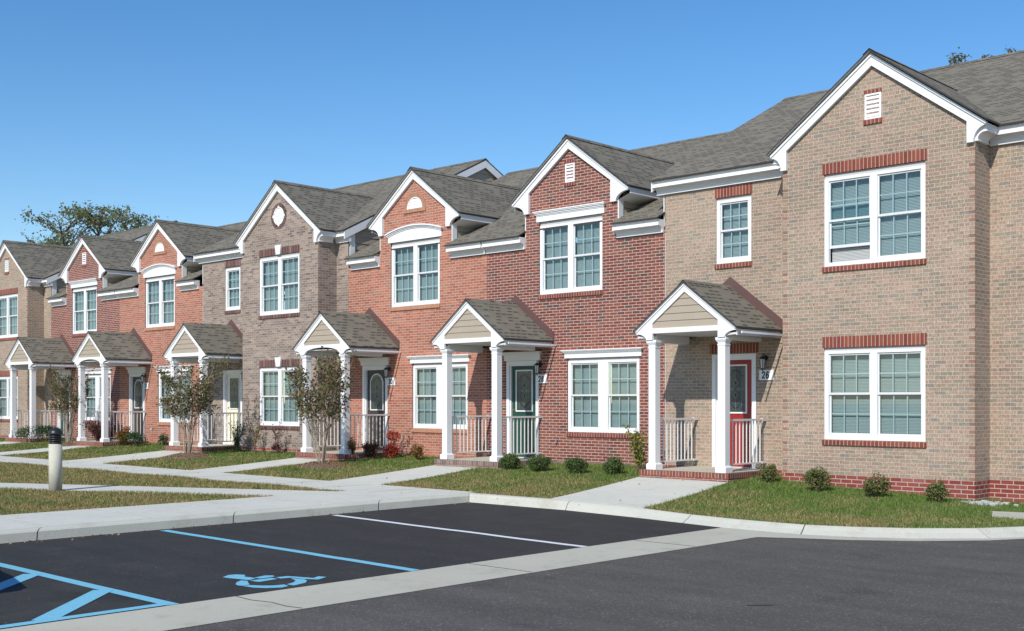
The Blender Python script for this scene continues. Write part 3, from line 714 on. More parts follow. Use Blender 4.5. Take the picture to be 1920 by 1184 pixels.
def door(house, ua, ub, dmat, kind, head, num, plq_u, lamp_u, smat='sold_red'):
    """ub > ua; door z .35 - 2.685"""
    z0, z1 = .34, 2.685; c = .09
    f = MB(); f.box(ua, ua+c, VW-.015, VW+.10, z0, z1); f.box(ub-c, ub, VW-.015, VW+.10, z0, z1); f.box(ua+c, ub-c, VW-.015, VW+.10, z1-c, z1)
    f.box(ua+c, ua+c+.03, VW+.02, VW+.12, z0, z1-c); f.box(ub-c-.03, ub-c, VW+.02, VW+.12, z0, z1-c); f.box(ua+c+.03, ub-c-.03, VW+.02, VW+.12, z1-c-.03, z1-c)
    f.box(ua+c, ub-c, VW-.03, VW+.12, z0-.01, z0+.025, 1)
    d = f.build('door', [M['white'], M['brass'] if False else M['greyw']], house)
    a, b = ua+c+.03, ub-c-.03; yl = VW+.07; zt = z1-c-.03
    leaf = MB(); leaf.box(a, b, yl, yl+.045, z0+.026, zt)
    lo = z0+.16
    for (xa, xb) in ((a+.12, (a+b)/2-.05), ((a+b)/2+.05, b-.12)):
        leaf.box(xa, xb, yl-.008, yl, lo, lo+.62); leaf.box(xa+.04, xb-.04, yl-.016, yl-.008, lo+.04, lo+.58)
    leaf.build('door_leaf', M[dmat], d)
    ga, gb, g0, g1 = a+.13, b-.13, 1.46, 2.47
    t = MB(); g = MB(); cm = MB(); tw = .03
    if kind == 'rect':
        t.box(ga, ga+tw, yl-.02, yl, g0, g1); t.box(gb-tw, gb, yl-.02, yl, g0, g1); t.box(ga+tw, gb-tw, yl-.02, yl, g0, g0+tw); t.box(ga+tw, gb-tw, yl-.02, yl, g1-tw, g1)
        g.quad((ga+tw,yl-.006,g0+tw),(gb-tw,yl-.006,g0+tw),(gb-tw,yl-.006,g1-tw),(ga+tw,yl-.006,g1-tw))
    else:
        m_ = (ga+gb)/2; r = (gb-ga)/2; zc = g1-r; n = 14
        for i in range(n):
            a0, a1 = math.pi*i/n, math.pi*(i+1)/n
            t.uz([(m_+r*math.cos(a0), zc+r*math.sin(a0)), (m_+r*math.cos(a1), zc+r*math.sin(a1)), (m_+(r-tw)*math.cos(a1), zc+(r-tw)*math.sin(a1)), (m_+(r-tw)*math.cos(a0), zc+(r-tw)*math.sin(a0))], yl-.02, yl)
        t.box(ga, ga+tw, yl-.02, yl, g0, zc); t.box(gb-tw, gb, yl-.02, yl, g0, zc); t.box(ga+tw, gb-tw, yl-.02, yl, g0, g0+tw)
        g.poly([(m_+(r-tw)*math.cos(math.pi*i/n), yl-.006, zc+(r-tw)*math.sin(math.pi*i/n)) for i in range(n+1)] + [(ga+tw, yl-.006, g0+tw), (gb-tw, yl-.006, g0+tw)])
    m_ = (ga+gb)/2; zc = (g0+g1)/2; yc = yl-.009
    def seg(pts, w=.006, mm=0):
        for (x0, y0), (x1, y1) in zip(pts, pts[1:]):
            A, B = Vector((x0, y0)), Vector((x1, y1)); dd = (B-A).normalized(); nn = Vector((-dd.y, dd.x))*w/2
            cm.poly([(q.x, yc-.001*mm, q.y) for q in (A-nn, B-nn, B+nn, A+nn)], mm)
    for s in (1, -1):   # leaded pattern: flower of lozenges and wavy bars
        seg([(m_-.19, zc+s*.26), (m_-.13, zc+s*.29), (m_-.06, zc+s*.37), (m_, zc+s*.40), (m_+.06, zc+s*.37), (m_+.13, zc+s*.29), (m_+.19, zc+s*.26)], .014, 1)
        seg([(m_, zc+s*.05), (m_+.045, zc+s*.12), (m_, zc+s*.21), (m_-.045, zc+s*.12), (m_, zc+s*.05)], .012)
        cm.poly([(m_, yc-.0005, zc+s*.06), (m_+.035, yc-.0005, zc+s*.12), (m_, yc-.0005, zc+s*.19), (m_-.035, yc-.0005, zc+s*.12)], 1)
        seg([(m_+s*.03, zc), (m_+s*.07, zc+.035), (m_+s*.11, zc), (m_+s*.07, zc-.035), (m_+s*.03, zc)], .012)
        seg([(m_+s*.15, zc-.42), (m_+s*.15, zc+.40)], .005); seg([(m_, zc+s*.21), (m_, zc+s*.44)], .005); seg([(m_+s*.11, zc), (m_+s*.24, zc)], .005)
    t.build('door_glass_frame', M['white'], d); g.build('door_glass', M['door_glass'], d, fix=False); cm.build('leaded_pattern', [M['came'], M['came_dark']], d, fix=False)
    k = MB(); hu = b-.07; k.tube([(hu, yl, 1.33), (hu, yl-.04, 1.33)], [.026, .014], 10); k.tube([(hu, yl-.04, 1.33), (hu, yl-.065, 1.33), (hu, yl-.085, 1.33)], [.022, .032, .018], 10); k.build('door_handle', M['brass'], d)
    k = MB(); k.tube([(hu, yl, 1.50), (hu, yl-.02, 1.50)], [.028, .026], 10); k.build('door_lock', M['brass'], d)
    if head == 'soldier':
        h = MB(); h.box(ua-.05, ub+.06, VW-.009, VW+.02, z1+.015, z1+.22); h.build('brick_header', M[smat], d)
    elif head == 'crown':
        h = MB(); h.box(ua-.06, ub+.06, VW-.035, VW+.02, z1+.005, z1+.12)
        for k0, k1, pr, ex in ((.12,.15,.05,.01),(.15,.19,.075,.03),(.19,.215,.10,.05)): h.box(ua-.06-ex, ub+.06+ex, VW-pr, VW+.02, z1+k0, z1+k1)
        h.build('door_crown', M['white'], d)
    if num:
        p = MB(); p.box(plq_u, plq_u+.33, VW-.018, VW-.001, 2.14, 2.345); pl = p.build('number_plate', M['white'], house)
        q = MB(); digits_mesh(q, num, plq_u+.26, VW-.0195, 2.18, .125); q.build('house_number', M['black'], pl, fix=False)
    L = MB(); u, v, z = lamp_u, VW-.12, 2.46
    L.tube([(u, VW-.0, z+.13), (u, VW-.025, z+.13)], [.055, .045], 12)
    L.tube([(u, VW-.02, z+.13), (u, VW-.07, z+.20), (u, VW-.12, z+.21), (u, VW-.12, z+.15)], [.009]*4, 6)
    L.lathe(u, v, [(.005, z+.17), (.03, z+.155), (.07, z+.115), (.072, z+.105), (.058, z+.10)], 6)
    L.lathe(u, v, [(.045, z-.085), (.036, z-.10), (.012, z-.115), (.004, z-.15)], 6)
    for k in range(6):
        a = 2*math.pi*k/6; L.tube([(u+.043*math.cos(a), v+.043*math.sin(a), z-.09), (u+.06*math.cos(a), v+.06*math.sin(a), z+.105)], [.005, .005], 4)
    lo_ = L.build('wall_lamp', M['black'], house)
    g2 = MB(); g2.lathe(u, v, [(.038, z-.088), (.053, z+.102)], 6); g2.build('lamp_glass', M['lampglass'], lo_)

def porch(house, uc, arched, stoop, gs=.0):
    w = 1.18; VF = 19.0; ze = 3.13; zp = 4.03; slope = (zp-ze)/w
    # roof
    rb = MB()
    for s in (1, -1): slab(rb, [(uc, VF-.05, zp+.01), (uc+s*(w+.05), VF-.05, ze-.03), (uc+s*(w+.05), VW-.001, ze-.03), (uc, VW-.001, zp+.01)], .04)
    rb.add([(uc-.11,VF-.05,zp-.03),(uc,VF-.05,zp+.075),(uc+.11,VF-.05,zp-.03),(uc-.11,VW,zp-.03),(uc,VW,zp+.075),(uc+.11,VW,zp-.03)], [(0,1,4,3),(1,2,5,4)], 0)
    roof = rb.build('porch_roof', [M['shingle'], M['ridge_edge'], M['greyw']], house)
    # flashing on the wall
    fl = MB()
    for s in (1, -1):
        n = 1
        fl.uz([(uc, zp+.255), (uc+s*(w+.06), ze+.20), (uc+s*(w+.06), ze-.01), (uc, zp+.03)], VW-.022, VW-.002)
    fl.build('roof_flashing', M['brown'], roof)
    # gable trim
    t = MB(); wi = .775; zb = 2.945; bt, bb = 3.175, 3.075
    for s in (1, -1):
        P = [(0, zp), (w, ze), (w, ze-.06)]
        for i in range(1, 7):
            a = i/6*math.pi/2; P.append((.93+(w-.93)*(1-math.sin(a)), zb+(ze-.06-zb)*math.cos(a)))
        P += [(wi, zb), (wi, bt+.105), (0, bt+.105+slope*wi)]
        Q = []
        for p in P:
            if not Q or abs(Q[-1][0]-p[0])+abs(Q[-1][1]-p[1]) > 1e-4: Q.append(p)
        t.uz([(uc+s*a, b) for a, b in Q], VF, VF+.05)
        t.uz([(uc, zp), (uc+s*w, ze), (uc+s*w, ze-.035), (uc, zp-.035)], VF-.022, VF-.0005)
    if arched:
        n = 12
        for i in range(n):
            a, b = -1+2*i/n, -1+2*(i+1)/n
            f = lambda x: zb + .02 + .17*math.sqrt(max(0, 1-x*x))
            t.uz([(uc+wi*a, f(a)), (uc+wi*b, f(b)), (uc+wi*b, bt+.03), (uc+wi*a, bt+.03)], VF+.0015, VF+.0485)
    else: t.box(uc-wi, uc+wi, VF+.002, VF+.048, bb, bt)
    t.build('gable_trim', M['white'], roof)
    sd_ = MB(); z = (bt+.0); zt = bt+.135+slope*wi; ex = .142; k = 0
    while z < zt-.03:
        z2 = min(z+ex, zt-.005); ha = min(wi, (zt-z)/slope); hb = max(.01, (zt-z2)/slope); hb = min(hb, wi)
        sd_.add([(uc-ha,VF+.028,z),(uc+ha,VF+.028,z),(uc+hb,VF+.043,z2),(uc-hb,VF+.043,z2),(uc-ha,VF+.044,z),(uc+ha,VF+.044,z)], [(0,1,2,3),(0,1,5,4)])
        z += ex
    sd_.build('gable_siding', M['siding'], roof)
    # side fascia, gutter edge strip, ceiling, side beams
    b = MB()
    for s in (1, -1):
        U = uc+s*w
        b.box(min(U, U-s*.025), max(U, U-s*.025), VF+.051, VW-.003, ze-.155, ze-.035)
        # cove under the eave
        pr = [(uc+s*(w-.026), ze-.14)]
        for i in range(1, 6):
            a = i/5*math.pi/2; pr.append((uc+s*(.94+(w-.026-.94)*(1-math.sin(a))), zb+.015+(ze-.14-zb-.015)*math.cos(a)))
        pr += [(uc+s*.80, zb+.015), (uc+s*.80, ze-.10), (uc+s*(w-.026), ze-.10)]
        b.ext([(x, VF+.0505, y) for x, y in pr], (0, .10, 0))
        b.box(min(uc+s*.78, uc+s*.95), max(uc+s*.78, uc+s*.95), VF+.152, VW-.35, 2.90, 3.06)     # carrying beam
        b.box(min(uc+s*.951, uc+s*(w-.03)), max(uc+s*.951, uc+s*(w-.03)), VF+.152, VW-.004, ze-.125, ze-.11)
    b.box(uc-.775, uc+.775, VF+.052, VW-.004, 3.065, 3.08)
    b.build('porch_soffit', M['white2'], roof)
    g = MB(); U = uc-(w+.12); g.box(U-.012, U+.012, VF+.02, VW-.01, ze-.125, ze-.085)
    for k in range(3): v = VF+.25+k*.6; g.box(U, uc-(w+.001), v-.004, v+.004, ze-.105, ze-.098)
    g.build('drip_rail', M['white'], roof)
    # posts
    for s in (1, -1):
        pu = uc+s*.825; p = MB(); pw = .083; VP = 19.14
        p.box(pu-pw, pu+pw, VP-pw, VP+pw, .455, 2.84)
        po = p.build('porch_post', M['white'], house)
        q = MB(); q.box(pu-.118, pu+.118, VP-.118, VP+.118, .338, .44)
        a_, b_ = .118, pw+.002
        q.add([(pu-a_,VP-a_,.44),(pu+a_,VP-a_,.44),(pu+a_,VP+a_,.44),(pu-a_,VP+a_,.44),(pu-b_,VP-b_,.475),(pu+b_,VP-b_,.475),(pu+b_,VP+b_,.475),(pu-b_,VP+b_,.475)], [(0,1,5,4),(1,2,6,5),(2,3,7,6),(3,0,4,7)])
        q.build('post_base', M['white'], po)
        q = MB(); q.box(pu-.092, pu+.092, VP-.092, VP+.092, 2.79, 2.81); q.add([(pu-pw,VP-pw,2.84),(pu+pw,VP-pw,2.84),(pu+pw,VP+pw,2.84),(pu-pw,VP+pw,2.84),(pu-.12,VP-.115,2.90),(pu+.12,VP-.115,2.90),(pu+.12,VP+.115,2.90),(pu-.12,VP+.115,2.90)], [(0,1,5,4),(1,2,6,5),(2,3,7,6),(3,0,4,7)])
        q.box(pu-.12, pu+.12, VP-.113, VP+.115, 2.90, 2.945); q.build('post_capital', M['white'], po)
        # railing from post to wall
        r = MB(); ru = pu; y0, y1 = VP+pw+.001, VW-.18
        r.box(ru-.025, ru+.025, y0, y1+.03, 1.325, 1.365); r.box(ru-.018, ru+.018, y0, y1+.01, .47, .50)
        n = 10
        for k in range(n):
            yy = y0+.10+(y1-y0-.12)*k/(n-1); r.box(ru-.010, ru+.010, yy-.010, yy+.010, .50, 1.325)
        rr = r.build('railing', M['rail'], house)
        bk = MB(); bk.box(ru-.03, ru+.03, y1+.031, VW-.005, 1.315, 1.375); bk.build('rail_bracket', M['white2'], rr)
        bk = MB(); bk.box(ru-.03, ru+.03, y1+.011, VW-.005, .465, .505); bk.build('rail_bracket', M['white2'], rr)
    # stoop
    ua, ub, v0 = uc-1.045, uc+1.06, 18.95
    st = MB(); st.box(ua, ub, v0, VW-.002, -.15, .235, 0); st.box(ua-.006, ub+.006, v0-.006, VW-.003, .236, .335, 1)
    sto = st.build('stoop', [M['stoop_'+stoop], M['row_'+stoop]], house)
    cb = MB(); cb.box(ua+.105, ub-.105, v0+.105, VW-.004, .3355, .342); cb.build('porch_floor', M['gutter'], sto)
    for s in ():
        pass

def vent_rect(house, uc, vp, z0, z1, w, smat):
    v = MB(); h = w/2
    v.box(uc-h, uc-h+.035, vp-.012, vp+.03, z0, z1); v.box(uc+h-.035, uc+h, vp-.012, vp+.03, z0, z1); v.box(uc-h+.035, uc+h-.035, vp-.012, vp+.03, z1-.035, z1); v.box(uc-h+.035, uc+h-.035, vp-.012, vp+.03, z0, z0+.035)
    z = z0+.035
    n = 5; st = (z1-z0-.07)/n
    for k in range(n):
        v.quad((uc-h+.035,vp-.010,z+.012),(uc+h-.035,vp-.010,z+.012),(uc+h-.035,vp+.004,z+st),(uc-h+.035,vp+.004,z+st))
        v.quad((uc-h+.035,vp-.010,z+.012),(uc+h-.035,vp-.010,z+.012),(uc+h-.035,vp+.006,z),(uc-h+.035,vp+.006,z)); z += st
    o = v.build('gable_vent', M['white'], house)
    b = MB(); b.box(uc-h-.02, uc+h+.02, vp-.03, vp+.02, z0-.09, z0-.002); b.build('brick_sill', M[smat], o)
    b = MB(); b.box(uc-h-.01, uc+h+.01, vp-.018, vp+.02, z1+.002, z1+.07); b.build('brick_header', M[smat], o)

def vent_round(house, uc, vp, zc, r, half, smat):
    v = MB(); n = 28
    rng_ = range(n) if not half else range(n//2)
    for i in rng_:
        a0, a1 = 2*math.pi*i/n, 2*math.pi*(i+1)/n
        v.uz([(uc+r*math.cos(a0), zc+r*math.sin(a0)), (uc+r*math.cos(a1), zc+r*math.sin(a1)), (uc+(r-.03)*math.cos(a1), zc+(r-.03)*math.sin(a1)), (uc+(r-.03)*math.cos(a0), zc+(r-.03)*math.sin(a0))], vp-.016, vp+.02)
    z = zc - (0 if half else r-.03)+.002; st = .075; ri = r-.03
    if half: v.box(uc-ri, uc+ri, vp-.015, vp+.01, zc, zc+.03); z += .03
    while z < zc+ri-.02:
        z2 = min(z+st, zc+ri-.006)
        ha = math.sqrt(max(0, ri*ri-(z-zc)**2)); hb = math.sqrt(max(0, ri*ri-(z2-zc)**2))
        v.quad((uc-ha,vp-.012,z),(uc+ha,vp-.012,z),(uc+hb,vp-.002,z2),(uc-hb,vp-.002,z2)); v.quad((uc-ha,vp-.012,z),(uc+ha,vp-.012,z),(uc+ha,vp-.001,z-.004),(uc-ha,vp-.001,z-.004)); z += st
    if not half:
        for du, dz in ((0, r), (r, 0), (-r, 0), (0, -r)): v.box(uc+du-.035, uc+du+.035, vp-.02, vp+.01, zc+dz-.035, zc+dz+.035)
    o = v.build('gable_vent', M['white'], house)
    b = MB(); m = 30 if not half else 16; span = 2*math.pi if not half else math.pi
    for i in range(m):
        a = span*(i+.5)/m; da = span/m*(.36 if not half else .47); r0, r1 = r+.005, r+.115
        b.uz([(uc+r0*math.cos(a-da), zc+r0*math.sin(a-da)), (uc+r1*math.cos(a-da), zc+r1*math.sin(a-da)), (uc+r1*math.cos(a+da), zc+r1*math.sin(a+da)), (uc+r0*math.cos(a+da), zc+r0*math.sin(a+da))], vp-.012, vp+.01)
    if half: b.box(uc-r-.13, uc+r+.13, vp-.03, vp+.01, zc-.10, zc-.005)
    b.build('brick_surround', M[smat], o)

def quoins(mb, u, v, s, m, zt=6.1):
    """header-bond corner bricks, every second course, lying 2 mm proud of the wall"""
    k = 0; z = .3425
    while z < zt:
        if k % 2 == 0: mb.box(min(u, u+s*.098), max(u, u+s*.098), v-.0025, v+.01, z+.006, z+.0615, m + (k//2 % 3))
        k += 1; z += .0675

for nme, c in (('q1',(.31,.16,.11)),('q2',(.24,.14,.105)),('q3',(.37,.24,.17))): M[nme] = plain('corner_brick_'+{'q1':'red','q2':'dark','q3':'pink'}[nme], c, .9, .2, 20, .2)

def bay_house(o_, wall, num, dmat, dkind, smat, head, vent, arched, label, stoop, u_r, u_l, detail=True, has_porch=True, porch_du=0):
    """A type unit: strip, projecting gabled bay, strip with door; o_ = shift along the row"""
    uc = 9.87+o_
    h = empty('townhouse', uc, VW, 0); tag(h, label, 'house', 'townhouses in the row')
    bl, br = uc+1.86, uc-1.86
    wn = [(uc-.985, uc+.985, 4.24, 5.97), (uc-.985, uc+.985, 1.0, 2.715)]
    dr = (12.72+o_, 13.775+o_, .34, 2.685); sw = (12.835+o_, 13.68+o_, 4.575, 5.945)
    mb = MB(); zb = .342
    wallgrid(mb, br, bl, zb, 6.15, VB, wn); mb.poly([(br,VB,6.15),(bl,VB,6.15),(bl,VB,6.42),(uc+1.70,VB,6.62),(uc,VB,7.88),(uc-1.70,VB,6.62),(br,VB,6.42)])
    for u in (br, bl): mb.quad((u,VB,zb),(u,VW,zb),(u,VW,6.42),(u,VB,6.42))
    wallgrid(mb, bl, u_l, zb, 6.3, VW, [dr, sw]); wallgrid(mb, u_r, br, zb, 6.3, VW, [])
    # plinth courses
    pz = -.3; e = .004
    def pl(a, b, v): mb.quad((a,v,pz),(b,v,pz),(b,v,zb),(a,v,zb), 1); mb.quad((a,v,zb),(b,v,zb),(b,v+e,zb),(a,v+e,zb), 1)
    pl(br-e, bl+e, VB-e); pl(u_r, br, VW-e); pl(bl, 12.72+o_, VW-e); pl(13.775+o_, u_l, VW-e)
    for u in (br-e, bl+e): mb.quad((u,VB-e,pz),(u,VW,pz),(u,VW,zb),(u,VB-e,zb), 1)
    if wall == 'tan':
        quoins(mb, br, VB, 1, 2); quoins(mb, bl, VB, -1, 2)
    mb.build('wall', [M[wall], M['base'], M['q1'], M['q2'], M['q3']], h, fix=False)
    bk = MB(); bk.quad((u_r,31.5,-.3),(u_l,31.5,-.3),(u_l,31.5,6.6),(u_r,31.5,6.6)); bk.build('back_wall', M[wall], h)
    for ue in ([u_r] if u_r < 8 else []) + ([u_l] if u_l > 50 else []):
        ew = MB(); ew.quad((ue,VW,-.3),(ue,31.5,-.3),(ue,31.5,6.4),(ue,VW,6.4)); ew.quad((ue-.004 if ue < 8 else ue+.004,VW,-.3),(ue-.004 if ue < 8 else ue+.004,31.5,-.3),(ue-.004 if ue < 8 else ue+.004,31.5,zb),(ue-.004 if ue < 8 else ue+.004,VW,zb), 1)
        ew.build('end_wall', [M[wall], M['base']], h, fix=False)
    # roof
    ru, lu = u_r-.12, u_l+.21
    main_roof(h, ru, lu, zA, 26.0)
    gable_roof(h, uc, 19.84, 2.13, 8.06, .75, invA)
    gable_board(h, uc, VB, 2.08, 8.04, 6.47, 1.86, 1.745, 6.15, 6.52, 7.82)
    c = MB(); pr = cove(c, .20, 6.455)
    for (a, b, s, u) in ((ru+.02, br-.02, -1, br), (bl+.02, lu-.02, 1, bl)):
        c = MB(); c.ext([(a, VW-d, z) for d, z in pr], (b-a, 0, 0))
        c.ext([(u+s*d, VB-.003, z) for d, z in pr], (0, VW-VB-.17, 0)); c.build('eave_cornice', M['white'], h)
    # end walls of the high roof, tan siding above the lower roofs next door
    for U, s, ok in ((u_r-.0, -1, True), (u_l+.0, 1, True)):
        sdm = MB(); 
        edge = lambda z: None
        z = 5.6; ex = .19
        while z < 9.1:
            z2 = z+ex; zt_ = lambda zz: 20.42+(zz-6.40)/.5
            v0a = max(VW+.02, zt_(z) if z > 6.40 else 0); v0b = max(VW+.02, zt_(z2) if z2 > 6.40 else 0)
            v1a = 52-v0a; v1b = 52-v0b
            if v0a < 26: 
                v0b = min(v0b, 26); v1b = max(v1b, 26)
                sdm.add([(U+s*.030,v0a,z),(U+s*.030,v1a,z),(U+s*.012,v1b,z2),(U+s*.012,v0b,z2),(U+s*.0,v0a,z),(U+s*.0,v1a,z)], [(0,1,2,3),(0,1,5,4)])
            z = z2
        sdm.build('end_siding', M['siding'], h)
        rk = MB(); a = s*.21 if s > 0 else s*.115
        P = [(20.42, 6.455), (26.0, 9.245), (31.6, 6.455), (31.6, 6.23), (26.0, 9.02), (20.42, 6.23)]
        rk.vz(P, U+a, U+a-s*.03)
        rk.vz([(20.66,5.5),(20.84,5.5),(20.84,6.55),(20.66,6.45)], U+s*.032, U+s*.055)
        rk.vz([(20.44, 6.43), (26.0, 9.21), (26.0, 9.19), (20.44, 6.40)], U, U+a-s*.031)
        rk.build('rake_board', M['white'], h)
    # windows
    hd = 'key' if head == 'key' else 'soldier'
    window(h, uc-.985, uc+.985, 4.24, 5.89, VB, head=hd, smat=smat, open_left=(num == '26'), hz=5.97)
    window(h, uc-.985, uc+.985, 1.0, 2.65, VB, head=hd, smat=smat, hz=2.715)
    window(h, sw[0], sw[1], 4.575, 5.88, VW, single=True, head='soldier', smat=smat, hz=5.945)
    if vent == 'rect': vent_rect(h, uc, VB, 6.86, 7.33, .32, smat)
    else: vent_round(h, uc+.0, VB, 7.085, .26, False, smat)
    if has_porch:
        door(h, 12.72+o_, 13.775+o_, dmat, dkind, 'soldier' if wall == 'tan' else None, num, 12.31+o_, 12.50+o_, smat)
        porch(h, 13.33+o_+porch_du, arched, stoop)
    return h

def gable_house(uc, u_r, u_l, wall, num, dmat, dkind, head, arched, label, stoop, smat, eaves, lowu, o_, plq, lamp, dru, pc):
    """B type unit: flat front with a gabled dormer rising through the low eave"""
    h = empty('townhouse', uc, VW, 0); tag(h, label, 'house', 'townhouses in the row')
    up = (uc-.96, uc+.96, 4.24, 5.97); lo = (lowu[0], lowu[1], 1.0, 2.71); dr = (dru, dru+1.055, .34, 2.685)
    mb = MB(); hs = [up, lo, dr]
    wallgrid(mb, u_r, u_l, -.3, 5.45, VW, hs)
    wallgrid(mb, uc-1.4, uc+1.4, 5.45, 6.2, VW, hs)
    mb.poly([(uc-1.4,VW,6.2),(uc+1.4,VW,6.2),(uc+1.4,VW,6.45),(uc+1.2,VW,6.80),(uc,VW,7.68),(uc-1.2,VW,6.80),(uc-1.4,VW,6.45)])
    for s in (1, -1): mb.quad((uc+s*1.4,VW,5.3),(uc+s*1.4,VW+.12,5.3),(uc+s*1.4,VW+.12,6.45),(uc+s*1.4,VW,6.45))
    mb.build('wall', M[wall], h, fix=False)
    bk = MB(); bk.quad((u_r,33.5,-.3),(u_l,33.5,-.3),(u_l,33.5,5.9),(u_r,33.5,5.9)); bk.build('back_wall', M[wall], h)
    if wall == 'red':
        fb = MB(); fb.box(u_r+.01, min(dru-.0, u_l), VW-.012, VW-.001, -.2, .315); fb.build('foundation_band', M['stoop_grey'], h)
    main_roof(h, u_r+eaves[0], u_l+eaves[1], zB, 27.0, notch=(uc-1.402, uc+1.402))
    gable_roof(h, uc, VW-.16, 1.81, 7.83, .75, invB)
    gable_board(h, uc, VW, 1.77, 7.80, 6.465, 1.40, 1.25, 6.19, 6.68, 7.575)
    c = MB(); pr = cove(c, .20, 5.645)
    for (a, b) in ((u_r+eaves[0]+.02, uc-1.405), (uc+1.405, u_l+eaves[1]-.02)):
        if b-a > .1: c = MB(); c.ext([(a, VW-d, z) for d, z in pr], (b-a, 0, 0)); c.build('eave_cornice', M['white'], h)
    # dormer side eaves with fascia, soffit and siding cheeks
    ve = 22.1
    for s in (1, -1):
        c = MB(); c.box(min(uc+s*1.75, uc+s*1.77), max(uc+s*1.75, uc+s*1.77), VW-.003, ve, 6.335, 6.465)
        c.add([(uc+s*1.75,VW-.003,6.345),(uc+s*1.41,VW-.003,6.22),(uc+s*1.41,ve-.3,6.22),(uc+s*1.75,ve,6.345)], [(0,1,2,3)])
        c.box(min(uc+s*1.402, uc+s*1.43), max(uc+s*1.402, uc+s*1.43), VW+.005, VW+.17, 5.65, 6.24); c.build('dormer_eave', M['white'], h)
    for s in (1, -1):
        ck_ = MB(); z = 5.7
        while z < 6.4:
            ck_.add([(uc+s*1.425,VW+.171,z),(uc+s*1.425,22.2,z),(uc+s*1.405,22.2,z+.19),(uc+s*1.405,VW+.171,z+.19)], [(0,1,2,3)]); z += .19
        ck_.build('dormer_siding', M['siding'], h)
    window(h, up[0], up[1], 4.24, 5.87, VW, mw=.16, head=head, smat=smat, hz=5.97)
    window(h, lo[0], lo[1], 1.0, 2.64, VW, mw=.28, head='crown', smat=smat, hz=2.71)
    if wall == 'red': vent_rect(h, uc, VW-.0, 6.80, 7.24, .29, smat)
    else: vent_round(h, uc, VW, 6.80, .305, True, smat)
    door(h, dru, dru+1.055, dmat, dkind, 'crown', num, plq, lamp)
    porch(h, pc, arched, stoop)
    sp = MB(); su = lowu[0]+2.40 if wall == 'red' else lowu[1]+.34
    sp.tube([(su,VW,.77),(su,VW-.07,.77),(su,VW-.10,.72)], [.016,.016,.013], 6); sp.tube([(su,VW-.05,.77),(su,VW-.05,.82)], [.008,.008], 6); sp.box(su-.03,su+.03,VW-.06,VW-.04,.818,.83)
    sp.build('hose_tap', M['came'], h)
    return h

P_ = 18.38
def mjoint(h, u, zt):
    j = MB(); j.box(u-.008, u+.008, VW-.003, VW+.01, .2, zt); j.build('movement_joint', M['mjoint'], h)
M['mjoint'] = plain('joint_sealant', (.55,.50,.46), .8)
bay_house(0, 'tan', '26', 'door_red', 'rect', 'sold_red', 'soldier', 'rect', False, 'tan brick townhouse with a red front door and number 26', 'red', 6.6, 14.98)
hB = gable_house(17.69, 14.98, 20.41, 'red', '28', 'door_green', 'rect', 'crown', False, 'dark red brick townhouse with a dark green door and number 28', 'grey', 'sold_red', (.02, 0), (15.68, 17.77), 0, 18.40, 18.62, 18.67, 19.42)
gable_house(23.08, 20.41, 25.86, 'orange', '30', 'door_bronze', 'oval', 'arch', True, 'orange brick townhouse with arched porch and a dark bronze door, number 30', 'red', 'sold_orange', (0, -.14), (21.09, 23.17), 0, 23.86, 24.10, 24.175, 24.93)
bay_house(P_, 'grey', None, 'door_cream', 'rect', 'sold_dark', 'key', 'round', False, 'greyish tan brick townhouse with keystones over its windows and a cream door', 'red', 25.86, 33.34)
hE = gable_house(36.05, 33.34, 38.79, 'orange', '34', 'door_bronze', 'oval', 'arch', True, 'orange brick townhouse further along with an arched window hood, behind the middle crape myrtle', 'red', 'sold_orange', (.22, 0), (15.68+P_, 17.77+P_), 0, 18.40+P_, 18.62+P_, 18.67+P_, 19.42+P_)
gable_house(41.46, 38.79, 44.17, 'red', None, 'door_green', 'rect', 'crown', False, 'dark red brick townhouse near the left edge of the row', 'red', 'sold_red', (0, -.14), (21.09+P_, 23.17+P_), 0, 0, 24.10+P_, 24.175+P_, 24.93+P_-.05)
bay_house(2*P_+.02, 'tan', None, 'door_red', 'rect', 'sold_red', 'soldier', 'rect', False, 'tan brick townhouse cut off by the left edge of the photo', 'red', 44.17, 51.75)
mjoint(hB, 14.98, 5.35); mjoint(hE, 33.34, 5.35)
# ---------------------------------------------------------------- bollard, splash stones, plants, trees, car
bo = MB(); bo.lathe(21.68, 10.22, [(.122,-.08),(.122,.90)], 28); bl_ = bo.build('bollard_light', M['conc_post'], None, smooth=False)
for p in bl_.data.polygons: p.use_smooth = len(p.vertices) == 4
tag(bl_, 'pale concrete bollard light with a black louvred dome on the lawn', 'bollard')
def bchild(name, prof, mat):
    m = MB(); m.lathe(21.68, 10.22, prof, 28); o = m.build(name, mat, bl_)
    for p in o.data.polygons: p.use_smooth = len(p.vertices) == 4
pr = [(.10,.90)]
for k in range(4): z = .91+k*.042; pr += [(.128,z),(.128,z+.016),(.100,z+.022),(.100,z+.038)]
bchild('louvre', pr+[(.1,1.08)], M['black'])
bchild('dome_cap', [(.130,1.078),(.130,1.10)]+[(.128*math.cos(a),1.10+.105*math.sin(a)) for a in [i*math.pi/16 for i in range(1,8)]]+[(.005,1.205)], M['black'])

sp = MB()
for i in range(70):
    u = 7.72+random.gauss(0,.16); v = 19.75+random.gauss(0,.14)+.0; z = H(u,v); s_ = random.uniform(.02,.05)
    sp.box(u-s_,u+s_,v-s_*.8,v+s_*.8,z-.02,z+s_*.8)
for xb in (14.98, 20.41, 25.86, 33.34, 38.79, 44.17): pass
tag(sp.build('splash_stones', M['pebble']), 'pale crushed stone at the foot of the tan bay corner', 'stones', kind='stuff')

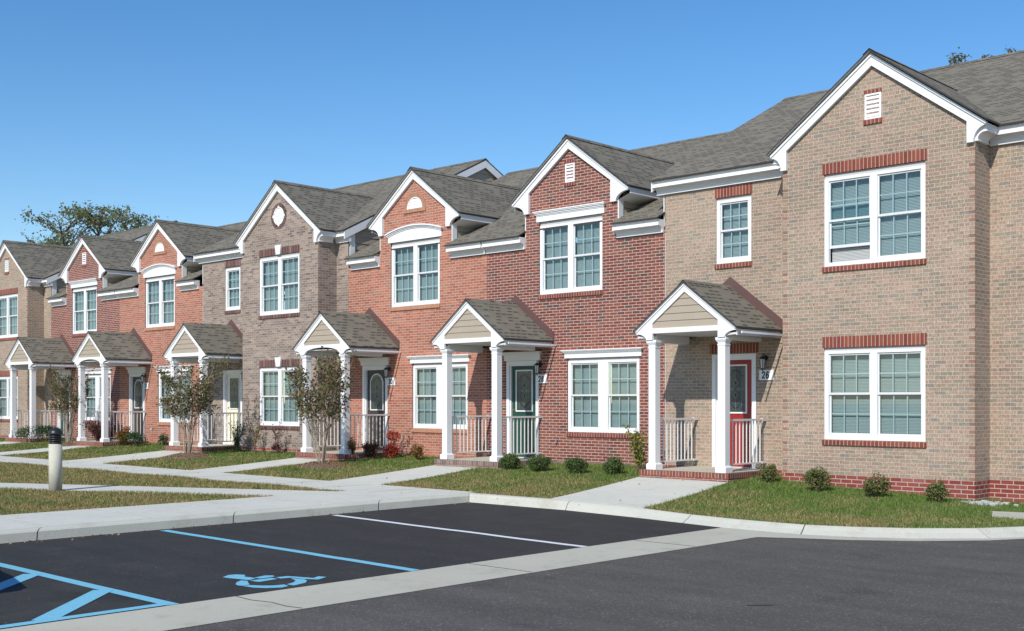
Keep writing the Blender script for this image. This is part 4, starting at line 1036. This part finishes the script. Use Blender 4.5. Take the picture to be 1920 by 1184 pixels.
def blobpts(n, c, r, lump=.35, k=7, zmin=None, shell=.55):
    """points in a lumpy ellipsoid, denser towards the outside"""
    c = np.array(c, float); r = np.array(r, float)
    d = rng.normal(size=(n, 3)); d /= np.linalg.norm(d, axis=1)[:,None]
    dirs = rng.normal(size=(k, 3)); dirs /= np.linalg.norm(dirs, axis=1)[:,None]; am = rng.uniform(-lump, lump, k)
    rad = 1 + (np.clip(d@dirs.T, 0, 1)**4 @ am)
    t = rng.uniform(shell, 1, n)**.7
    p = c + d*(rad*t)[:,None]*r
    if zmin is not None: p = p[p[:,2] > zmin]
    return p

def shrub(u, v, w, hgt, mat, label, group=None, n=900, leaf=.035, twig=True, lump=.35, name='shrub', cat='shrub', top=1.0):
    z = H(u, v); s = empty(name, u, v, z); tag(s, label, cat, group)
    pts = [blobpts(int(n*.5), (u, v, z+hgt*.48), (w*.42, w*.40, hgt*.46), lump, zmin=z+.01, shell=.35)]
    for k in range(4):
        a = random.uniform(0, 6.283); q = random.uniform(.14, .30)*w
        pts.append(blobpts(int(n*.125), (u+q*math.cos(a), v+q*math.sin(a), z+hgt*random.uniform(.38, .72)), (w*random.uniform(.16,.27), w*.2, hgt*random.uniform(.2,.34)), .6, zmin=z+.01, shell=.2))
    pts = np.concatenate(pts)
    leafcloud('foliage', pts, leaf, M[mat], s)
    t = MB()
    for k in range(6):
        a = random.uniform(0, 2*math.pi); r_ = random.uniform(.25, .6)*w/2; e = (u+r_*math.cos(a), v+r_*math.sin(a), z+hgt*random.uniform(.4, .7))
        t.tube([(u+random.uniform(-.03,.03), v, z-.05), (u+r_*.3*math.cos(a), v+r_*.3*math.sin(a), z+hgt*.3), e], [.009, .007, .003], 5)
    t.build('stems', M['bark2'], s)
    return s
gB = 'round clipped shrubs along the dark red house'
for (u, v), w, hh, lb in zip([(18.1,19.05),(17.24,19.07),(16.05,18.98),(15.22,19.15)], [.56,.62,.60,.58], [.36,.38,.37,.35],
    ['small round green shrub, the one beside the porch post of house 28', 'small round green shrub, second from the porch of house 28', 'small round green shrub, third from the porch of house 28', 'small round green shrub, fourth from the porch of house 28']):
    shrub(u, v, w, hh, 'lf_box', lb, gB, 4200, .036)
gA = 'shrubs along the wall of the tan house'
for (u, v), w, hh, m_, lb in zip([(11.75,19.5),(10.5,19.15),(9.42,19.15),(8.35,19.2)], [.50,.58,.56,.42], [.36,.47,.38,.38], ['lf_olive','lf_olive','lf_olive','lf_olive'],
    ['olive shrub right beside the porch of house 26', 'tallest and feathery yellow green shrub under the window of house 26', 'low wide olive shrub under the window of house 26', 'narrow sparse shrub by the bay corner of house 26']):
    shrub(u, v, w, hh, m_, lb, gA, 2300, .042, lump=.95)

def upright(u, v, w, hgt, mat, label, group=None, stems=9, n=700, leaf=.05, spread=.5, name='shrub', zstart=.25, cat='shrub'):
    z = H(u, v); s = empty(name, u, v, z); tag(s, label, cat, group); t = MB(); P = []
    for k in range(stems):
        a = random.uniform(0, 2*math.pi); r_ = w/2*random.uniform(.2, 1); hh = hgt*random.uniform(.65, 1)
        p0 = Vector((u, v, z-.04)); p1 = Vector((u+r_*.35*math.cos(a), v+r_*.35*math.sin(a), z+hh*.5)); p2 = Vector((u+r_*math.cos(a), v+r_*math.sin(a), z+hh))
        t.tube([p0, p1, p2], [.011, .008, .003], 5)
        m = n//stems
        for i in range(m):
            q = random.uniform(zstart, 1); b = p0.lerp(p1, q*2) if q < .5 else p1.lerp(p2, q*2-1)
            P.append((b.x+random.gauss(0,.035+.04*spread*w), b.y+random.gauss(0,.035+.04*spread*w), b.z+random.gauss(0,.04)))
    t.build('stems', M['bark2'], s); leafcloud('foliage', P, leaf, M[mat], s, 2.0)
    return s
upright(15.0, 19.75, .75, 1.05, 'lf_yellow', 'tall loose yellow green shrub against the brick left of porch 26', stems=11, n=700, leaf=.075)
gC = 'small coloured shrubs by the orange house'
shrub(24.05, 19.25, .40, .62, 'lf_mixed', 'green and red upright shrub in front of the right post of porch 30', gC, 1100, .055, lump=.45)
shrub(23.85, 19.75, .60, .46, 'lf_maroon', 'dark maroon shrub under the railing of porch 30', gC, 1300, .055, lump=.5)
s_ = shrub(23.12, 19.85, .50, .42, 'lf_red', 'bright red shrub with a second red tuft above it', gC, 1100, .055, lump=.4)
zt_ = H(23.12, 19.85)
tp = MB(); tp.tube([(23.1,19.85,zt_+.2),(23.08,19.86,zt_+.62)], [.006,.003], 5); tp.build('tuft_stem', M['bark2'], s_)
leafcloud('tuft', blobpts(420, (23.06,19.86,zt_+.60), (.17,.16,.13), .4), .05, M['lf_red'], s_)
s_ = shrub(22.12, 19.85, .45, .42, 'lf_mixed', 'orange red and green shrub right of the bright red one', gC, 900, .055, lump=.5)
upright(29.6, 19.45, .55, .92, 'lf_dark', 'dark green upright shrub left of the lower window of the keystone house', None, 12, 1200, .05, zstart=.1)
upright(28.9, 19.6, .55, 1.0, 'lf_mixed', 'thin reddish green shrub under the left half of the keystone house window', None, 6, 260, .06, zstart=.35)
upright(27.8, 19.6, .5, 1.0, 'lf_maroon', 'spindly red topped shrub under the right half of the keystone house window', None, 5, 160, .06, zstart=.5)
shrub(27.9, 19.7, .45, .35, 'lf_maroon', 'low dark bush at the wall below the keystone house window', None, 500, .05)
upright(37.6, 19.4, 1.5, .85, 'lf_maroon', 'wide maroon shrub in front of the stoop of the farther orange house', None, 22, 2600, .08)
upright(36.6, 19.6, .9, .6, 'lf_mixed', 'reddish green shrub between the maroon shrub and a green bush', None, 14, 1700, .07)
shrub(35.9, 19.7, .85, .55, 'lf_dark', 'round dark green bush right of the maroon shrub', None, 1300, .05)
shrub(34.6, 20.0, .5, .45, 'lf_dark', 'small green bush tucked left of the cream door porch', None, 600, .05)
shrub(42.6, 19.3, 2.3, .72, 'lf_dark', 'wide dark green bush behind the bollard', None, 3200, .06, lump=.4)
shrub(46.2, 18.7, 1.3, .6, 'lf_dark', 'dark green bush at the left edge by the tan house', None, 1500, .06)
# crape myrtles
def crape(u, v, hgt, w, label, seed, nleaf=2600):
    random.seed(seed); z = H(u, v)+.08; s = empty('crape_myrtle', u, v, z); tag(s, label, 'tree', 'multi stemmed crape myrtles on the lawns')
    t = MB(); tips = []
    n = 7
    for k in range(n):
        a = 2*math.pi*k/n+random.uniform(-.4,.4); sp_ = random.uniform(.06, .30)*w
        p = [Vector((u+.06*math.cos(a), v+.06*math.sin(a), z-.1))]; L = hgt*random.uniform(.55, .72)
        for i in range(1, 6):
            q = i/5; p.append(Vector((u+math.cos(a)*(.065+sp_*q**1.25)+random.uniform(-.03,.03), v+math.sin(a)*(.065+sp_*q**1.25)+random.uniform(-.03,.03), z+L*q)))
        t.tube(p, [.022,.020,.017,.013,.010,.006], 6)
        for i in (2, 3, 4, 5):
            for j in range(4):
                b = p[i]; aa = a+random.uniform(-1.6, 1.6); l = random.uniform(.25, .5)*w*.75
                e = b + Vector((math.cos(aa)*l*.75, math.sin(aa)*l*.75, l*random.uniform(.35, 1.15)))
                if e.z > z+hgt: e.z = z+hgt-random.uniform(0,.2)
                m = b.lerp(e, .5)+Vector((0,0,.03)); t.tube([b, m, e], [.007,.005,.002], 4); tips.append((b, m, e))
                for r_ in range(2):
                    f = e + Vector((random.uniform(-.2,.2), random.uniform(-.2,.2), random.uniform(-.05,.28))); t.tube([m.lerp(e,.6), f], [.003,.0015], 3); tips.append((m, e, f))
    t.build('trunk', M['bark'], s)
    P = []
    zc0 = z+hgt*.37
    while len(P) < nleaf:
        b, m, e = random.choice(tips); q = random.uniform(.25, 1.08); c = b.lerp(e, q)
        if c.z < zc0+random.uniform(0,.25): continue
        cl = Vector((random.gauss(0,.05), random.gauss(0,.05), random.gauss(0,.05)))
        P.append(tuple(c+cl))
    leafcloud('crown', P, .078, M['lf_crape'], s, 1.6)
crape(23.28, 17.75, 2.85, 1.75, 'crape myrtle in front of the left post of porch 30', 11, 3500)
crape(29.75, 17.9, 2.8, 1.95, 'crape myrtle in front of the porch with the cream door', 23, 3900)
crape(39.3, 19.0, 2.8, 1.9, 'crape myrtle just right of the bollard', 35, 3000)
crape(47.6, 18.3, 2.7, 2.0, 'crape myrtle cut off by the left edge of the photo', 47, 2600)
random.seed(99)
# trees behind the row
def bigtree(u, v, hgt, w, label, mat, nleaf, leaf, crown0=.35, clumps=60, sparse=.5, grp='trees beyond the roofs'):
    s = empty('tree', u, v, 0); tag(s, label, 'tree', grp); t = MB(); tips = []
    t.tube([(u,v,-.5),(u+.1,v,hgt*.3),(u-.1,v+.1,hgt*.6),(u,v,hgt*.9)], [.28,.22,.14,.03], 9)
    for k in range(34):
        z = hgt*random.uniform(.28, .93)*(1 if k > 3 else .0)+(hgt*(.80+.04*k) if k <= 3 else 0); a = random.uniform(0, 2*math.pi); l = w/2*random.uniform(.6, 1.05)*math.sqrt(max(.1, 1-((z/hgt-.5)/.6)**2))
        b = Vector((u, v, z)); e = b+Vector((math.cos(a)*l, math.sin(a)*l, l*random.uniform(.35, 1.0)))
        e.z = min(e.z, hgt*.99) if k > 3 else hgt*random.uniform(.96, 1.0)
        m = b.lerp(e, .5)+Vector((0,0,.15)); t.tube([b, m, e], [.06,.035,.01], 5)
        for j in range(7):
            q = random.uniform(.3, 1); c = b.lerp(e, q); f = c+Vector((random.gauss(0,.11*w), random.gauss(0,.11*w), random.uniform(-.02,.2)*w)); f.z = min(f.z, hgt+.1)
            t.tube([c, f], [.014,.004], 4); tips.append((c, f))
    t.build('trunk', M['bark2'], s); P = []
    cl = []
    for c, f in tips:
        for j in range(4):
            q = c.lerp(f, random.uniform(.3, 1.1)); cl.append((q, random.uniform(.07, .22)))
    while len(P) < nleaf:
        q, r_ = random.choice(cl); P.append((q.x+random.gauss(0,r_), q.y+random.gauss(0,r_), q.z+random.gauss(0,r_*.8)))
    leafcloud('crown', P, leaf, M[mat], s, 1.5)
def at(px, depth): t = (px-960)/2192; return (depth*(.6875-.7262*t), depth*(.7262+.6875*t))
for (px, top, d, w, lb, mt, nl) in ((122,402,64,4.6,'leftmost olive green tree rising behind the roofs','lf_tree',4600),(186,395,66,4.4,'tallest olive green tree behind the roofs at the left','lf_tree',5400),(256,403,70,4.0,'thin green tree behind the roofs, right of the two fuller ones at the left','lf_tree',4000),(84,442,68,3.6,'low tree crown just showing over the roof at the far left','lf_tree',4000)):
    u, v = at(px, d); bigtree(u, v, 1.72+(752.1-top)*d/2192, w, lb, mt, nl, .155)
for (px, top, d, w, lb) in ((1789,97,52,1.35,'autumn tinted tree top showing over the right hand roof, the fullest of them'),(1848,97,54,.8,'small autumn tree top over the right hand roof, left of the last one'),(1899,89,56,.8,'last small tree top over the roof at the right edge')):
    u, v = at(px, d); bigtree(u, v, 1.72+(752.1-top)*d/2192, w, lb, 'lf_oak', 5000, .13)

lp = []
for mu, mv, ra, rb in MULCH:
    for _ in range(420):
        a = random.uniform(0, 6.283); q = random.random()**.5*1.15; u_, v_ = mu+ra*q*math.cos(a), mv+rb*q*math.sin(a); lp.append((u_, v_, H(u_, v_)+.012+.12*max(0, 1-q*q)))
for _ in range(110):
    u_ = random.uniform(12, 40); v_ = random.uniform(14.1, 19.5); lp.append((u_, v_, H(u_, v_)+.02))
for _ in range(90):
    v_ = random.uniform(3, 15); lp.append((15.37-abs(random.gauss(0,.12)), v_, LOT+.008))
lo_ = leafcloud('leaf_litter', lp, .045, leafmat('dead_leaves', [(0,(.12,.07,.035)),(.5,(.22,.13,.06)),(1,(.34,.22,.11))], 0), None, 1.6)
tag(lo_, 'scattered dead leaves on the mulch, walks and along the kerb', 'leaves', kind='stuff')
def car():
    c = empty('parked_car', 13.0, 3.0, LOT); tag(c, 'parked car beyond the hatched aisle, only its shadow showing at the left edge', 'car')
    paint_ = plain('car_paint', (.03,.035,.05), .25, .05, 2, .6); gl = plain('car_glass', (.01,.012,.014), .08, .05, 2, .8); ty = plain('tyre_rubber', (.02,.02,.02), .8); rim = plain('alloy', (.5,.5,.52), .3, .05, 5, .6, metal=1)
    v0, v1 = 2.52, 4.30; U = 11.25; L = 4.55
    prof = [(0,.35),(-.03,.55),(.05,.72),(.9,.92),(1.35,.98),(2.0,1.38),(2.4,1.45),(3.1,1.43),(3.85,1.10),(4.45,1.05),(4.55,.80),(4.52,.38),(4.2,.25),(.3,.25)]
    b = MB(); n = len(prof)
    sec = []
    for t, ins in ((0,.10),(.06,.0),(.94,.0),(1,.10)):
        v = v0+(v1-v0)*t
        sec.append([(U+max(.04,min(L-.04,x)) if ins else U+x, v+(0.18 if z > 1.0 and t < .5 else (-.18 if z > 1.0 else 0)), LOT+(z-(.03 if ins else 0))) for x, z in prof])
    vs = sum(sec, []); fs = [tuple(range(n)), tuple(range(3*n, 4*n))]
    for k in range(3):
        for i in range(n): fs.append((k*n+i, k*n+(i+1)%n, (k+1)*n+(i+1)%n, (k+1)*n+i))
    b.add(vs, fs); b.build('body', paint_, c)
    g = MB()
    for v, s in ((v0+.14, -1), (v1-.14, 1)): g.poly([(U+x, v+s*.012-(s*.10 if z > 1.2 else 0), LOT+z) for x, z in ((1.5,1.0),(2.05,1.33),(2.45,1.38),(3.05,1.36),(3.6,1.08))])
    g.build('side_window', gl, c)
    for x in (.85, 3.65):
        for v in (v0+.02, v1-.02):
            w = MB(); w.tube([(U+x, v-.1, LOT+.31), (U+x, v+.1, LOT+.31)], [.31,.31], 20); wo = w.build('wheel', ty, c)
            r = MB(); r.tube([(U+x, v-.105, LOT+.31), (U+x, v+.105, LOT+.31)], [.2,.2], 14); r.build('rim', rim, wo)
    for v in (v0+.25, v1-.25):
        hl = MB(); hl.box(U-.035, U+.06, v-.16, v+.16, LOT+.58, LOT+.70); hl.build('headlight', M['lampglass'], c)
car()
